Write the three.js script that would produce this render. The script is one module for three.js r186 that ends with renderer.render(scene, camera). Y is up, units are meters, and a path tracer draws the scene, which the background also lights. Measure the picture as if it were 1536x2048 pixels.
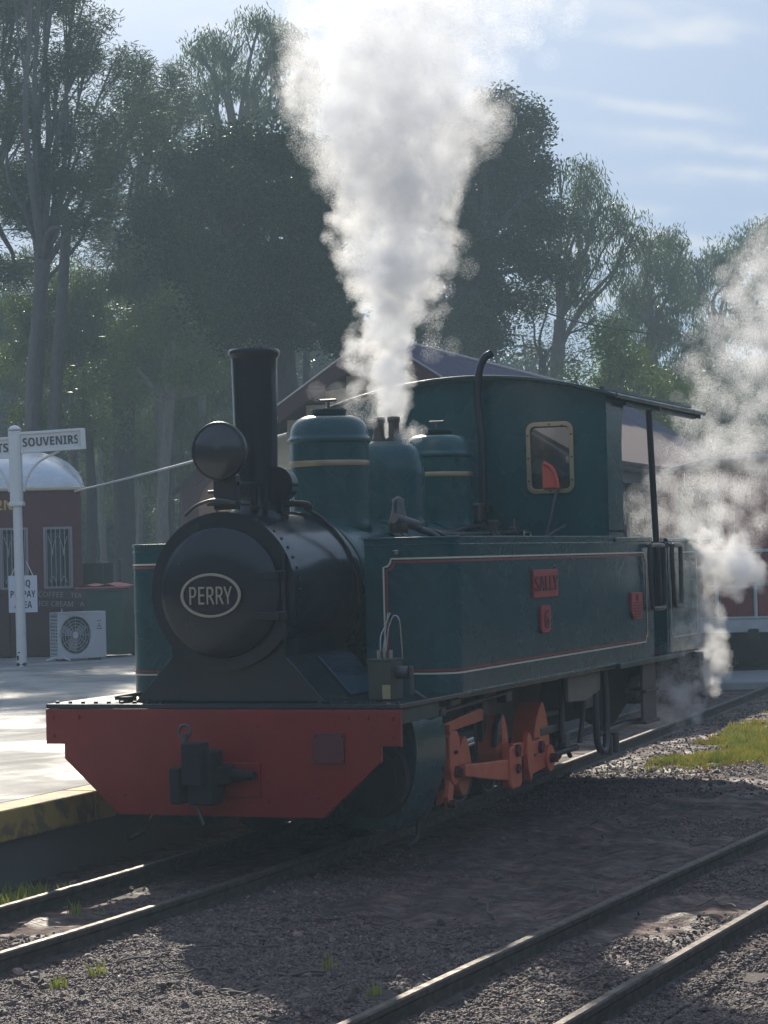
import * as THREE from 'three';
import { mergeGeometries } from 'three/addons/utils/BufferGeometryUtils.js';
import { RoundedBoxGeometry } from 'three/addons/geometries/RoundedBoxGeometry.js';
import { TextGeometry } from 'three/addons/geometries/TextGeometry.js';
import { FontLoader } from 'three/addons/loaders/FontLoader.js';
import { ImprovedNoise } from 'three/addons/math/ImprovedNoise.js';

// ---------- camera, sky, sun, exposure ----------
const scene = new THREE.Scene();
const FOCAL = 4556, EYE = 1.43;                       // focal length and frame in pixels of a 1536 x 2048 picture
const camera = new THREE.PerspectiveCamera(2 * Math.atan(1024 / FOCAL) * 180 / Math.PI, 0.75, 0.1, 2000);
camera.position.set(0, EYE, 0);
camera.rotation.order = 'YXZ';
camera.rotation.set(1.1518 * Math.PI / 180, 0, -1.39 * Math.PI / 180);
camera.updateMatrixWorld(true);

const EXPOSURE = 1.42;
const sunAz = -8 * Math.PI / 180, sunEl = 30 * Math.PI / 180;
const sunDir = new THREE.Vector3(Math.sin(sunAz) * Math.cos(sunEl), Math.sin(sunEl), -Math.cos(sunAz) * Math.cos(sunEl));
const sun = new THREE.DirectionalLight(new THREE.Color().setRGB(1, 0.90, 0.75), 5);
sun.position.copy(sunDir).multiplyScalar(80); sun.position.z -= 14;
sun.target.position.set(0, 0, -14);
sun.castShadow = true; sun.shadow.mapSize.set(4096, 4096);
Object.assign(sun.shadow.camera, { left: -30, right: 30, top: 30, bottom: -30, near: 1, far: 200 });
scene.add(sun, sun.target);
scene.fog = new THREE.FogExp2(new THREE.Color().setRGB(0.66, 0.88, 1.0), 0.0039);

const noise = new ImprovedNoise();
const { clamp, lerp, smoothstep } = THREE.MathUtils;
const N3 = (x, y, z) => noise.noise(x, y, z);
const fbm = (x, y, z, o = 4) => { let s = 0, a = 0.5; for (let i = 0; i < o; i++) { s += a * N3(x, y, z); x *= 2.03; y *= 2.03; z *= 2.03; a *= 0.5; } return s; };
function rng(seed) { let a = seed >>> 0; return () => { a = (a + 0x6d2b79f5) | 0; let t = Math.imul(a ^ (a >>> 15), 1 | a); t = (t + Math.imul(t ^ (t >>> 7), 61 | t)) ^ t; return ((t ^ (t >>> 14)) >>> 0) / 4294967296; }; }

{ // sky: pale blue with high thin cloud, brighter round the sun
  const W = 3072, H = 1536, data = new Float32Array(W * H * 4), v = new THREE.Vector3();
  for (let j = 0; j < H; j++) for (let i = 0; i < W; i++) {
    const up = ((j + 0.5) / H - 0.5) * Math.PI, ro = ((i + 0.5) / W - 0.5) * 2 * Math.PI;
    v.set(Math.cos(ro) * Math.cos(up), Math.sin(up), Math.sin(ro) * Math.cos(up));
    const y = Math.max(v.y, 0.0), c = Math.max(0, v.dot(sunDir)), g = Math.pow(1 - y, 4);
    let r = lerp(0.155, 0.235, g), gg = lerp(0.24, 0.345, g), b = lerp(0.41, 0.53, g);
    const glow = 0.42 * Math.pow(c, 8) + 1.2 * Math.pow(c, 50);
    r += glow * 0.95; gg += glow * 0.9; b += glow * 0.78;
    if (v.y <= 0) { const o = (j * W + i) * 4; data[o] = r; data[o + 1] = gg; data[o + 2] = b; data[o + 3] = 1; continue; }
    const k = 1 / (y + 0.16), px = v.x * k, pz = v.z * k;
    const warp = fbm(px * 0.9 + 3, 1.7, pz * 0.9, 3) * 1.2;
    let cl = 0.50 * fbm(px * 1.3 + warp + 11, 4.2 + warp, pz * 3.6 + px * 1.2, 4) + 0.85 * fbm(px * 4.6 + warp * 1.6 + 31, 9.2, pz * 14 + px * 4, 7) + 0.5;
    cl = Math.pow(smoothstep(cl, 0.40, 1.0), 1.2) * 0.95;
    const cb = 0.47 + 0.30 * Math.pow(c, 5);
    r = lerp(r, cb * 1.0, cl); gg = lerp(gg, cb * 1.02, cl); b = lerp(b, cb * 1.08, cl);
    const o = (j * W + i) * 4; data[o] = r; data[o + 1] = gg; data[o + 2] = b; data[o + 3] = 1;
  }
  const t = new THREE.DataTexture(data, W, H, THREE.RGBAFormat, THREE.FloatType);
  t.mapping = THREE.EquirectangularReflectionMapping; t.magFilter = t.minFilter = THREE.LinearFilter; t.needsUpdate = true;
  scene.background = t; scene.environment = t;
}

// ---------- helpers ----------
const font = await new FontLoader().loadAsync('fonts/droid/droid_sans_bold.typeface.json');
const fontR = await new FontLoader().loadAsync('fonts/droid/droid_sans_regular.typeface.json');
const P2 = Math.PI / 2, TAU = Math.PI * 2;
// a pixel of the 1536 x 2048 picture at a distance from the camera, as a point
function at(x, y, d) {
  const v = new THREE.Vector3((x - 768) / FOCAL, -(y - 1024) / FOCAL, -1).applyQuaternion(camera.quaternion);
  return v.multiplyScalar(d / -v.z).add(camera.position);
}
function boxUV(g) {
  const p = g.attributes.position, n = g.attributes.normal, uv = new Float32Array(p.count * 2);
  for (let i = 0; i < p.count; i += 3) {
    let nx = 0, ny = 0, nz = 0;
    for (let k = 0; k < 3; k++) { nx += n.getX(i + k); ny += n.getY(i + k); nz += n.getZ(i + k); }
    nx = Math.abs(nx); ny = Math.abs(ny); nz = Math.abs(nz);
    for (let k = 0; k < 3; k++) {
      const x = p.getX(i + k), y = p.getY(i + k), z = p.getZ(i + k);
      const [u, w] = ny >= nx && ny >= nz ? [x, z] : nx >= nz ? [z, y] : [x, y];
      uv[(i + k) * 2] = u; uv[(i + k) * 2 + 1] = w;
    }
  }
  g.setAttribute('uv', new THREE.BufferAttribute(uv, 2));
}
function clean(g) {
  g = g.index ? g.toNonIndexed() : g.clone();
  for (const k of Object.keys(g.attributes)) if (k !== 'position' && k !== 'normal' && k !== 'uv') g.deleteAttribute(k);
  if (!g.attributes.normal) g.computeVertexNormals();
  g.morphAttributes = {}; g.clearGroups();
  return g;
}
function merged(list, keepUV) {
  const gs = [].concat(list).flat(9).filter(Boolean).map(clean);
  const g = gs.length === 1 ? gs[0] : mergeGeometries(gs.map((x) => { if (!x.attributes.uv) x.setAttribute('uv', new THREE.BufferAttribute(new Float32Array(x.attributes.position.count * 2), 2)); return x; }));
  if (!keepUV) boxUV(g);
  return g;
}
const taken = {};
function numbered(name) { const n = (taken[name] = (taken[name] ?? -1) + 1); return n ? name + '_' + String(n).padStart(3, '0') : name; }
function shade(o) { o.castShadow = true; o.receiveShadow = true; return o; }
function obj(name, geos, mat, parent = scene, opt = {}) {
  const m = shade(new THREE.Mesh(merged(geos, opt.keepUV), mat));
  m.name = parent === scene ? numbered(name) : name; parent.add(m);
  if (opt.label) m.userData.label = opt.label;
  if (opt.kind) m.userData.kind = opt.kind;
  return m;
}
function tag(o, label, category, group, kind) { Object.assign(o.userData, { label, category }); if (group) o.userData.group = group; if (kind) o.userData.kind = kind; return o; }
function thing(name, label, category, pos = [0, 0, 0], ry = 0, group) {
  const o = new THREE.Group(); o.name = numbered(name); scene.add(o); o.position.set(...pos); o.rotation.y = ry;
  return tag(o, label, category, group);
}
function inst(name, geo, mat, mats, parent, colors) {
  const m = shade(new THREE.InstancedMesh(geo, mat, mats.length)); m.name = parent === scene ? numbered(name) : name;
  mats.forEach((x, i) => { m.setMatrixAt(i, x); if (colors) m.setColorAt(i, colors[i]); });
  m.userData.kind = 'stuff'; parent.add(m); return m;
}
// geometry makers
const tr = (g, x, y, z) => g.translate(x, y, z);
function box(w, h, d, x = 0, y = 0, z = 0) { return tr(new THREE.BoxGeometry(w, h, d), x, y, z); }
function rbox(w, h, d, x = 0, y = 0, z = 0, r = 0.01) { return tr(new RoundedBoxGeometry(w, h, d, 2, Math.min(r, w / 2.01, h / 2.01, d / 2.01)), x, y, z); }
function rod(a, b, r, r2 = r, seg = 10) {
  const A = new THREE.Vector3(...a), B = new THREE.Vector3(...b), d = B.clone().sub(A), L = d.length();
  const g = new THREE.CylinderGeometry(r2, r, L, seg);
  return g.applyQuaternion(new THREE.Quaternion().setFromUnitVectors(new THREE.Vector3(0, 1, 0), d.normalize())).translate(...A.add(B).multiplyScalar(0.5).toArray());
}
function tube(pts, r, seg = 40, rs = 8, closed = false, tension = 0.5) { return new THREE.TubeGeometry(new THREE.CatmullRomCurve3(pts.map((p) => new THREE.Vector3(...p)), closed, 'catmullrom', tension), seg, r, rs, closed); }
function lathe(pts, seg = 40) { return new THREE.LatheGeometry(pts.map((p) => new THREE.Vector2(...p)), seg); }
function poly(pts) { const s = new THREE.Shape(); pts.forEach((p, i) => (i ? s.lineTo(...p) : s.moveTo(...p))); s.closePath(); return s; }
function ext(shape, depth, bevel = 0, cs = 12) { return new THREE.ExtrudeGeometry(shape, { depth: depth - 2 * bevel, bevelEnabled: bevel > 0, bevelThickness: bevel, bevelSize: bevel, bevelOffset: -bevel, bevelSegments: 2, curveSegments: cs }).translate(0, 0, bevel); }
function rrect(x0, y0, x1, y1, r) {
  const s = new THREE.Shape();
  s.moveTo(x0 + r, y0); s.lineTo(x1 - r, y0); s.absarc(x1 - r, y0 + r, r, -P2, 0); s.lineTo(x1, y1 - r); s.absarc(x1 - r, y1 - r, r, 0, P2);
  s.lineTo(x0 + r, y1); s.absarc(x0 + r, y1 - r, r, P2, Math.PI); s.lineTo(x0, y0 + r); s.absarc(x0 + r, y0 + r, r, Math.PI, 1.5 * Math.PI); return s;
}
function text(str, h, depth = 0.004, f = font, squeeze = 1) {
  const g = new TextGeometry(str, { font: f, size: h, depth, curveSegments: 4, bevelEnabled: false });
  g.computeBoundingBox(); const b = g.boundingBox; g.translate(-(b.min.x + b.max.x) / 2, -(b.min.y + b.max.y) / 2, 0); g.scale(squeeze, 1, 1); return g;
}
// pictures for materials
function tex(w, h, f, { srgb = false, rep } = {}) {
  const d = new Uint8Array(w * h * 4);
  for (let j = 0; j < h; j++) for (let i = 0; i < w; i++) { const c = f(i / w, j / h, i, j), o = (j * w + i) * 4; if (c.length) { d[o] = c[0] * 255; d[o + 1] = c[1] * 255; d[o + 2] = c[2] * 255; } else d[o] = d[o + 1] = d[o + 2] = clamp(c, 0, 1) * 255; d[o + 3] = 255; }
  const t = new THREE.DataTexture(d, w, h); t.wrapS = t.wrapT = THREE.RepeatWrapping; t.magFilter = THREE.LinearFilter; t.minFilter = THREE.LinearMipmapLinearFilter; t.generateMipmaps = true;
  if (srgb) t.colorSpace = THREE.SRGBColorSpace; if (rep) t.repeat.set(...[].concat(rep, rep).slice(0, 2)); t.needsUpdate = true; return t;
}
// tileable noise of a few octaves, 0..1
function tnoise(u, v, f, o = 4, seed = 0) { let s = 0, a = 0.5, n = 0; for (let k = 0; k < o; k++) { const R = f / TAU, x = Math.cos(u * TAU) * R, y = Math.sin(u * TAU) * R, z = Math.cos(v * TAU) * R, w = Math.sin(v * TAU) * R; s += a * (N3(x + seed + 0.31 * w, y + z + 7.7, w + seed * 1.7 - x * 0.27) ); n += a; a *= 0.55; f *= 2; } return 0.5 + 0.75 * s / n; }
const lin = (r, g, b) => new THREE.Color().setRGB(r, g, b);
function std(r, g, b, rough = 0.6, o = {}) { return new THREE.MeshPhysicalMaterial({ color: lin(r, g, b), roughness: rough, ...o }); }
const grain = tex(256, 256, (u, v) => tnoise(u, v, 9, 5, 3), { rep: 1.3 });
const fineGrain = tex(256, 256, (u, v, i, j) => 0.5 * tnoise(u, v, 24, 3, 8) + 0.5 * ((Math.sin(i * 127.1 + j * 311.7) * 43758.5453) % 1 + 1) / 2, { rep: 4 });
const roughPaint = tex(256, 256, (u, v) => 0.45 + 0.55 * tnoise(u, v, 6, 5, 12), { rep: 0.9 });
const mottle = tex(256, 256, (u, v) => { const a = 0.86 + 0.14 * smoothstep(tnoise(u, v, 7, 5, 21), 0.25, 0.75); return [a, a, a]; }, { rep: 0.8 });

const M = {
  green: std(0.015, 0.074, 0.080, 0.36, { specularIntensity: 0.6, clearcoat: 0.2, clearcoatRoughness: 0.14, roughnessMap: roughPaint, map: mottle }),
  greenDull: std(0.012, 0.050, 0.054, 0.55, { roughnessMap: roughPaint, map: mottle }),
  black: std(0.02, 0.021, 0.024, 0.55, { roughnessMap: roughPaint, bumpMap: grain, bumpScale: 0.0006 }),
  smoke: std(0.014, 0.019, 0.027, 0.31, { roughnessMap: roughPaint, bumpMap: grain, bumpScale: 0.0008, map: mottle }),
  dark: std(0.012, 0.012, 0.013, 0.8, { map: mottle }),
  red: std(0.27, 0.016, 0.014, 0.5, { roughnessMap: roughPaint, map: mottle }),
  saddle: std(0.008, 0.020, 0.026, 0.24, { roughnessMap: roughPaint, map: mottle }),
  redPlate: std(0.42, 0.05, 0.045, 0.5), redPlateLow: std(0.13, 0.03, 0.03, 0.6),
  salmon: std(0.64, 0.13, 0.065, 0.5, { roughnessMap: roughPaint, map: mottle }),
  maroon: std(0.10, 0.014, 0.016, 0.6),
  brass: std(0.40, 0.31, 0.20, 0.5, { metalness: 0.85, roughnessMap: roughPaint }),
  tan: std(0.42, 0.36, 0.26, 0.5), cream: std(0.72, 0.66, 0.48, 0.5), lineRed: std(0.28, 0.05, 0.05, 0.5),
  steel: std(0.42, 0.41, 0.40, 0.38, { metalness: 0.9, roughnessMap: roughPaint }),
  iron: std(0.09, 0.085, 0.085, 0.5, { metalness: 0.4, roughnessMap: roughPaint }),
  copperish: std(0.10, 0.075, 0.06, 0.4, { metalness: 0.6 }),
  white: std(0.72, 0.72, 0.70, 0.45, { roughnessMap: roughPaint }),
  concreteDark: std(0.12, 0.12, 0.12, 0.8),
  glassDark: new THREE.MeshPhysicalMaterial({ color: lin(0.55, 0.56, 0.56), roughness: 0.05, transmission: 1, thickness: 0 }),
};
// frame of the track: x across (towards the viewer's right), y up, z = minus the distance behind the buffer beam
const YAW = 21.5575 * Math.PI / 180, ORIGIN = [-0.80565, 0, -10.703];
const S3 = new THREE.Vector3(Math.sin(YAW), 0, -Math.cos(YAW)), W3 = new THREE.Vector3(Math.cos(YAW), 0, Math.sin(YAW)), O3 = new THREE.Vector3(...ORIGIN);
const onTrack = (s, w, h = 0) => O3.clone().addScaledVector(S3, s).addScaledVector(W3, w).setY(h);
const toTrack = (x, z) => { const dx = x - O3.x, dz = z - O3.z; return [dx * S3.x + dz * S3.z, dx * W3.x + dz * W3.z]; };
const RS = [[-12, -0.9], [-8, -0.5], [-4, -0.2], [-2.3, -0.12], [-1.3, -0.088], [0, -0.08], [2, -0.12], [4, -0.21], [6.7, -0.334], [9.6, -0.472], [13.9, -0.694], [18, -0.95], [26, -1.6], [40, -3.2]];
const rsCurve = new THREE.CatmullRomCurve3(RS.map(([s, w]) => new THREE.Vector3(s, w, 0)), false, 'catmullrom', 0.5);
const railLine = rsCurve.getPoints(260);
function railShift(s) { let i = 1; while (i < railLine.length - 1 && railLine[i].x < s) i++; const a = railLine[i - 1], b = railLine[i]; return lerp(a.y, b.y, clamp((s - a.x) / (b.x - a.x), 0, 1)); }   // centre line of the near track

// ---------- ground, rails, platform ----------
const GROUND = -0.085, PLAT = 0.30;
const rail2 = [[-9, 1.68], [-3.2, 1.935], [-1.87, 1.99], [-0.12, 2.075], [1.8, 2.18], [6, 2.42], [14, 2.95], [26, 3.8], [40, 4.9]].map(([s, w]) => [s, w + 0.32]);
const rail2Curve = new THREE.CatmullRomCurve3(rail2.map(([s, w]) => new THREE.Vector3(s, w, 0))).getPoints(200);
function rail2Shift(s) { let i = 1; while (i < rail2Curve.length - 1 && rail2Curve[i].x < s) i++; const a = rail2Curve[i - 1], b = rail2Curve[i]; return lerp(a.y, b.y, clamp((s - a.x) / (b.x - a.x), 0, 1)); }
function groundHeight(x, z) {
  const d = -z; if (d > 45 || d < 3) return GROUND - 0.01;
  const [s, w] = toTrack(x, z);
  let h = GROUND + 0.028 * fbm(x * 0.9, 3.1, z * 0.9, 3) + 0.03 * fbm(x * 4.2, 8.3, z * 4.2, 4);
  const d1 = Math.abs(w - railShift(s)), d2 = Math.abs(w - rail2Shift(s));
  // wheel ruts and scuffed mud between the tracks, in the direction of the tracks
  const rut = fbm(s * 0.8, 2.2, w * 5.5 + s * 0.35, 4); h += 0.035 * rut * smoothstep(w, 0.4, 0.9) ;
  if (d2 < 0.5) h += 0.012 + 0.02 * fbm(x * 7, 1, z * 7, 3) * (w > rail2Shift(s) - 0.28 ? 1 : 0.5);
  for (const dd of [d1, d2]) { const e = Math.abs(dd - 0.307); h = Math.min(h, -0.012 - 0.06 * smoothstep(0.14 - e, 0, 0.09)); }   // hollow beside each rail
  if (d1 < 0.3) h = Math.min(h, -0.05);
  return Math.min(h, -0.01);
}
{
  const xs = [], zs = [];
  for (let x = -3.2; x <= 3.8001; x += 0.0145) xs.push(x);
  for (let d = 7.0; d <= 19; d += 0.016 + (d - 7) * 0.0032) zs.push(-d);
  let st = 0.03; while (xs[xs.length - 1] < 420) { st *= 1.32; xs.push(xs[xs.length - 1] + st); }
  st = 0.03; while (xs[0] > -420) { st *= 1.32; xs.unshift(xs[0] - st); }
  st = 0.06; while (zs[zs.length - 1] > -620) { st *= 1.16; zs.push(zs[zs.length - 1] - st); }
  st = 0.03; while (zs[0] < 300) { st *= 1.35; zs.unshift(zs[0] + st); }
  const nx = xs.length, nz = zs.length, pos = new Float32Array(nx * nz * 3), uv = new Float32Array(nx * nz * 2), idx = [];
  let o = 0, u = 0;
  for (const z of zs) for (const x of xs) { pos[o++] = x; pos[o++] = groundHeight(x, z); pos[o++] = z; uv[u++] = x; uv[u++] = z; }
  for (let j = 0; j < nz - 1; j++) for (let i = 0; i < nx - 1; i++) { const a = j * nx + i, b = a + 1, c = a + nx, d = c + 1; idx.push(a, b, c, b, d, c); }
  const g = new THREE.BufferGeometry(); g.setAttribute('position', new THREE.BufferAttribute(pos, 3)); g.setAttribute('uv', new THREE.BufferAttribute(uv, 2)); g.setIndex(idx); g.computeVertexNormals();
  { const n = g.attributes.normal; if (n.getY(nx * 5 + 5) < 0) { for (let i = 0; i < idx.length; i += 3) { const t = idx[i]; idx[i] = idx[i + 1]; idx[i + 1] = t; } g.setIndex(idx); g.computeVertexNormals(); } }
  const dirt = tex(1024, 1024, (a, b) => { const n = tnoise(a, b, 10, 6, 5), m = tnoise(a, b, 44, 3, 15), k = smoothstep(n, 0.3, 0.7); const f = 0.8 + 1.1 * (m - 0.5); return [lerp(0.33, 0.43, k) * f, lerp(0.245, 0.32, k) * f, lerp(0.23, 0.29, k) * f]; }, { srgb: true, rep: 0.35 });
  const dirtBump = tex(1024, 1024, (a, b, i, j) => 0.45 * tnoise(a, b, 30, 4, 31) + 0.55 * tnoise(a, b, 90, 3, 41), { rep: 0.7 });
  const dirtRough = tex(512, 512, (a, b) => 0.62 + 0.36 * smoothstep(tnoise(a, b, 9, 5, 51), 0.3, 0.65), { rep: 0.5 });
  const m = shade(new THREE.Mesh(g, new THREE.MeshPhysicalMaterial({ map: dirt, bumpMap: dirtBump, bumpScale: 0.016, roughnessMap: dirtRough, roughness: 1 })));
  m.name = 'ground'; scene.add(m); m.userData = { kind: 'structure', label: 'dark damp earth and ballast around the tracks' };
}
{ // rails: bull-nosed light section swept along each line
  const prof = [[-0.038, -0.095], [0.038, -0.095], [0.038, -0.085], [0.012, -0.074], [0.009, -0.035], [0.019, -0.024], [0.0195, -0.006], [0.014, 0], [-0.014, 0], [-0.0195, -0.006], [-0.019, -0.024], [-0.009, -0.035], [-0.012, -0.074], [-0.038, -0.085]];
  function rail(shift, off, s0, s1) {
    const n = 170, pos = [], g = new THREE.BufferGeometry(), ring = [];
    for (let i = 0; i <= n; i++) { const s = lerp(s0, s1, i / n), e = 0.01, c = shift(s) + off, t = (shift(s + e) - shift(s - e)) / (2 * e), L = Math.hypot(1, t); ring.push(prof.map(([u, h]) => onTrack(s - u * t / L, c + u / L, h).toArray())); }
    for (let i = 0; i < n; i++) for (let k = 0; k < prof.length; k++) { const a = ring[i][k], b = ring[i][(k + 1) % prof.length], c = ring[i + 1][k], d = ring[i + 1][(k + 1) % prof.length]; pos.push(...a, ...c, ...b, ...b, ...c, ...d); }
    g.setAttribute('position', new THREE.Float32BufferAttribute(pos, 3)); g.computeVertexNormals(); return g;
  }
  const top = new THREE.MeshPhysicalMaterial({ color: lin(0.12, 0.105, 0.095), roughness: 0.85, metalness: 0.7, roughnessMap: tex(256, 256, (u, v) => 0.55 + 0.45 * tnoise(u, v, 12, 5, 61), { rep: [2, 2] }), map: tex(256, 256, (u, v) => { const a = 0.6 + 0.4 * smoothstep(tnoise(u, v, 10, 5, 71), 0.3, 0.6); return [a, a * 0.95, a * 0.9]; }, { rep: 1.5 }), bumpMap: fineGrain, bumpScale: 0.001 });
  for (const [shift, nm, lb] of [[railShift, 'railway_track', 'narrow gauge track carrying the green locomotive'], [rail2Shift, 'railway_track', 'empty siding track curving across the near gravel']]) {
    const t = new THREE.Group(); t.name = numbered(nm); scene.add(t); t.userData = { kind: 'structure', label: lb };
    for (const off of [-0.318, 0.318]) obj('rail', rail(shift, off, -11, shift === railShift ? 34 : 30), top, t);
    const sl = []; for (let s = -6; s < 30; s += 0.62) sl.push(onTrack(s, shift(s), -0.135));
    const sg = rbox(1.25, 0.10, 0.2, 0, 0, 0, 0.02); const sm = std(0.06, 0.045, 0.035, 0.9, { map: mottle });
    for (const p of sl) { const m = shade(new THREE.Mesh(sg, sm)); m.name = 'sleeper'; m.position.copy(p); m.rotation.y = -YAW; t.add(m); }
  }
}
const concreteMap = tex(1024, 512, (u, v) => { const n = tnoise(u, v, 8, 5, 81), f = tnoise(u, v, 60, 2, 83), k = 0.25 + 0.16 * smoothstep(n, 0.3, 0.7) + 0.08 * (f - 0.5); return [k * 1.02, k * 0.99, k * 0.95]; }, { srgb: false, rep: 0.25 });
{ // platform of big concrete slabs with a worn yellow edge
  const pg = new THREE.Group(); pg.name = 'platform'; scene.add(pg); pg.userData = { kind: 'structure', label: 'low concrete station platform with worn yellow edge' };
  pg.position.set(...ORIGIN); pg.rotation.y = -YAW;
  const rough = tex(512, 512, (u, v) => { const n = tnoise(u, v, 5, 5, 91), st = tnoise(u, v * 0.5, 26, 3, 93); return 0.52 + 0.24 * smoothstep(n, 0.32, 0.62) + 0.16 * st; }, { rep: 0.2 });
  const cm = new THREE.MeshPhysicalMaterial({ color: lin(0.78, 0.78, 0.78), map: concreteMap, roughness: 1, roughnessMap: rough, bumpMap: tex(512, 512, (u, v) => 0.6 * tnoise(u, v, 14, 4, 95) + 0.4 * tnoise(u, v, 70, 2, 96), { rep: 0.5 }), bumpScale: 0.009 });
  const edgeW = -0.875, len = [], r = rng(5);
  for (let s = -8; s < 34; s += 3.0) for (let k = s > 12 ? 1 : 0; k < 5; k++) { const w0 = edgeW - 0.2 - k * 3.2; len.push(1); obj('slab', rbox(3.19, 0.42, 2.99, w0 - 1.6, PLAT - 0.21 + (r() - 0.5) * 0.004, -s - 1.5, 0.006), cm, pg); }
  const yellow = std(0.42, 0.29, 0.09, 0.75, { map: tex(512, 256, (u, v) => { const n = tnoise(u, v, 14, 5, 101), k = smoothstep(n, 0.36, 0.56); return [lerp(0.45, 1, k), lerp(0.48, 1, k), lerp(0.85, 0.9, k)]; }, { rep: 0.6 }), bumpMap: grain, bumpScale: 0.004 });
  for (let s = -8; s < 12; s += 1.2) obj('edge_block', rbox(0.195, 0.15, 1.19, edgeW - 0.0975, PLAT - 0.072, -s - 0.6, 0.012), yellow, pg);
  obj('platform_wall', box(0.12, 0.40, 20.8, edgeW - 0.12, PLAT - 0.35, -2.5), M.concreteDark, pg);
}
{ // level strip of pale concrete across the track farther back
  const st = obj('path', rbox(7.5, 0.10, 2.2, 0, 0, 0, 0.02), std(0.30, 0.30, 0.31, 0.8, { map: mottle }), scene, { kind: 'structure', label: 'pale concrete crossing strip far behind the locomotive' });
  st.position.copy(at(1620, 1352, 25.5)).setY(-0.035);
}

// ---------- the locomotive (local axes: x across, y up, -z backwards along the track) ----------
const loco = thing('steam_locomotive', 'dark green narrow gauge steam locomotive with red buffer beam and three domes', 'steam locomotive', ORIGIN, -YAW);
{
  const q = (s, w, h) => [w, h, -s];
  const add = (name, geos, mat, parent = loco, opt) => obj(name, geos, mat, parent, opt);
  const addEach = (name, list, mat, parent = loco) => list.forEach((g) => add(name, g, mat, parent));
  // flat plate drawn in (s, h), standing at lateral position w, thickness t outwards
  const sidePlate = (pts, w, t, bevel = 0.003) => ext(pts instanceof THREE.Shape ? pts : poly(pts), t, bevel).rotateY(P2).translate(w, 0, 0);   // shape x -> -z, depth -> +x
  // flat plate drawn in (w, h), front face at s
  const crossPlate = (pts, s, t, bevel = 0.003, cs = 24) => ext(pts instanceof THREE.Shape ? pts : poly(pts), t, bevel, cs).translate(0, 0, -s - t);
  const axial = (r, s0, s1, w, h, r2 = r, seg = 56, open = false) => new THREE.CylinderGeometry(r2, r, s1 - s0, seg, 1, open).rotateX(-P2).translate(w, h, -(s0 + s1) / 2);
  const bolt = (s, w, h, dir, r = 0.011, t = 0.012) => { const g = new THREE.CylinderGeometry(r * 0.9, r, t, 6); if (dir === 'x') g.rotateZ(-P2); if (dir === 'z') g.rotateX(P2); return g.translate(w, h, -s); };
  const mir = (pts) => pts.map(([w, h]) => [-w, h]).reverse();

  // --- buffer beam and coupler
  const half = [[0.53, 0.237], [0.82, 0.50], [0.82, 0.57], [0.92, 0.57], [0.92, 0.738]];
  const beam = add('buffer_beam', crossPlate([...half, ...mir(half)], 0, 0.035, 0.004), M.red);
  add('patch_plate', [crossPlate([[0.485, 0.49], [0.644, 0.49], [0.644, 0.633], [0.485, 0.633]], -0.012, 0.012, 0.002)], M.redPlateLow, beam);
  const rv = [];
  for (const w of [-0.88, -0.74, 0.66, 0.76, 0.88]) for (const h of w > 0.8 || w < -0.8 ? [0.61, 0.70] : [0.70]) rv.push(bolt(-0.004, w, h, 'z', 0.012, 0.012));
  for (const w of [0.50, 0.63]) for (const h of [0.505, 0.618]) rv.push(bolt(-0.016, w, h, 'z', 0.008, 0.01));
  for (const [w, h] of [[-0.2, 0.66], [0.2, 0.66], [-0.25, 0.31], [0.25, 0.31], [-0.5, 0.33], [0.5, 0.33]]) rv.push(bolt(-0.003, w, h, 'z', 0.009, 0.008));
  add('rivet', rv, M.red, beam, { kind: 'stuff' });
  const coup = add('coupler', [rbox(0.125, 0.25, 0.14, 0, 0.435, 0.14, 0.012), rbox(0.10, 0.20, 0.10, -0.02, 0.60 - 0.1, 0.20, 0.01), rbox(0.06, 0.17, 0.12, -0.115, 0.40, 0.17, 0.012), rbox(0.14, 0.085, 0.2, 0.02, 0.44, 0.05, 0.01), rod(q(-0.05, 0.05, 0.44), q(-0.05, 0.21, 0.435), 0.03, 0.022, 8)], M.dark);
  add('pocket_plate', crossPlate([[-0.13, 0.33], [0.22, 0.33], [0.22, 0.49], [-0.13, 0.49]], -0.012, 0.012, 0.003), M.red, beam);
  add('coupling_pin', [rod(q(-0.2, -0.07, 0.40), q(-0.2, -0.07, 0.64), 0.014), new THREE.TorusGeometry(0.03, 0.008, 6, 16).translate(-0.07, 0.65, 0.2), rod(q(-0.17, -0.05, 0.34), q(-0.17, 0.0, 0.22), 0.008)], M.iron, coup);

  // --- frames, footplate
  for (const w of [-0.40, 0.37]) add('frame', sidePlate([[-0.04, 0.30], [-0.04, 0.72], [-5.75, 0.72], [-5.75, 0.40], [-5.2, 0.22], [-4.6, 0.36], [-3.9, 0.36], [-3.3, 0.20], [-0.6, 0.20]].map(([a, b]) => [-a, b]), w, 0.03), M.dark);
  add('footplate', [rbox(1.84, 0.022, 0.94, 0, 0.751, -0.475, 0.004), rbox(1.72, 0.022, 4.85, 0, 0.733, -3.39, 0.004)], M.smoke);
  { const b = []; for (let i = 0; i < 9; i++) b.push(bolt(0.05, -0.88 + i * 0.07, 0.766, 'y', 0.011, 0.014)); for (let i = 0; i < 7; i++) b.push(bolt(0.05, 0.5 + i * 0.065, 0.766, 'y', 0.011, 0.014)); add('deck_bolt', b, M.black, loco, { kind: 'stuff' }); }
  for (const sg of [-1, 1]) add('valance', rbox(0.02, 0.07, 0.55, sg * 0.88, 0.70, -0.32, 0.004), M.greenDull);

  // --- smokebox, saddle, boiler
  const C = 1.29;
  const saddleShape = poly([[-0.50, 0.762], [0.50, 0.762], [0.30, 0.98], [0.30, 1.06], [-0.30, 1.06], [-0.30, 0.98]]);
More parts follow.
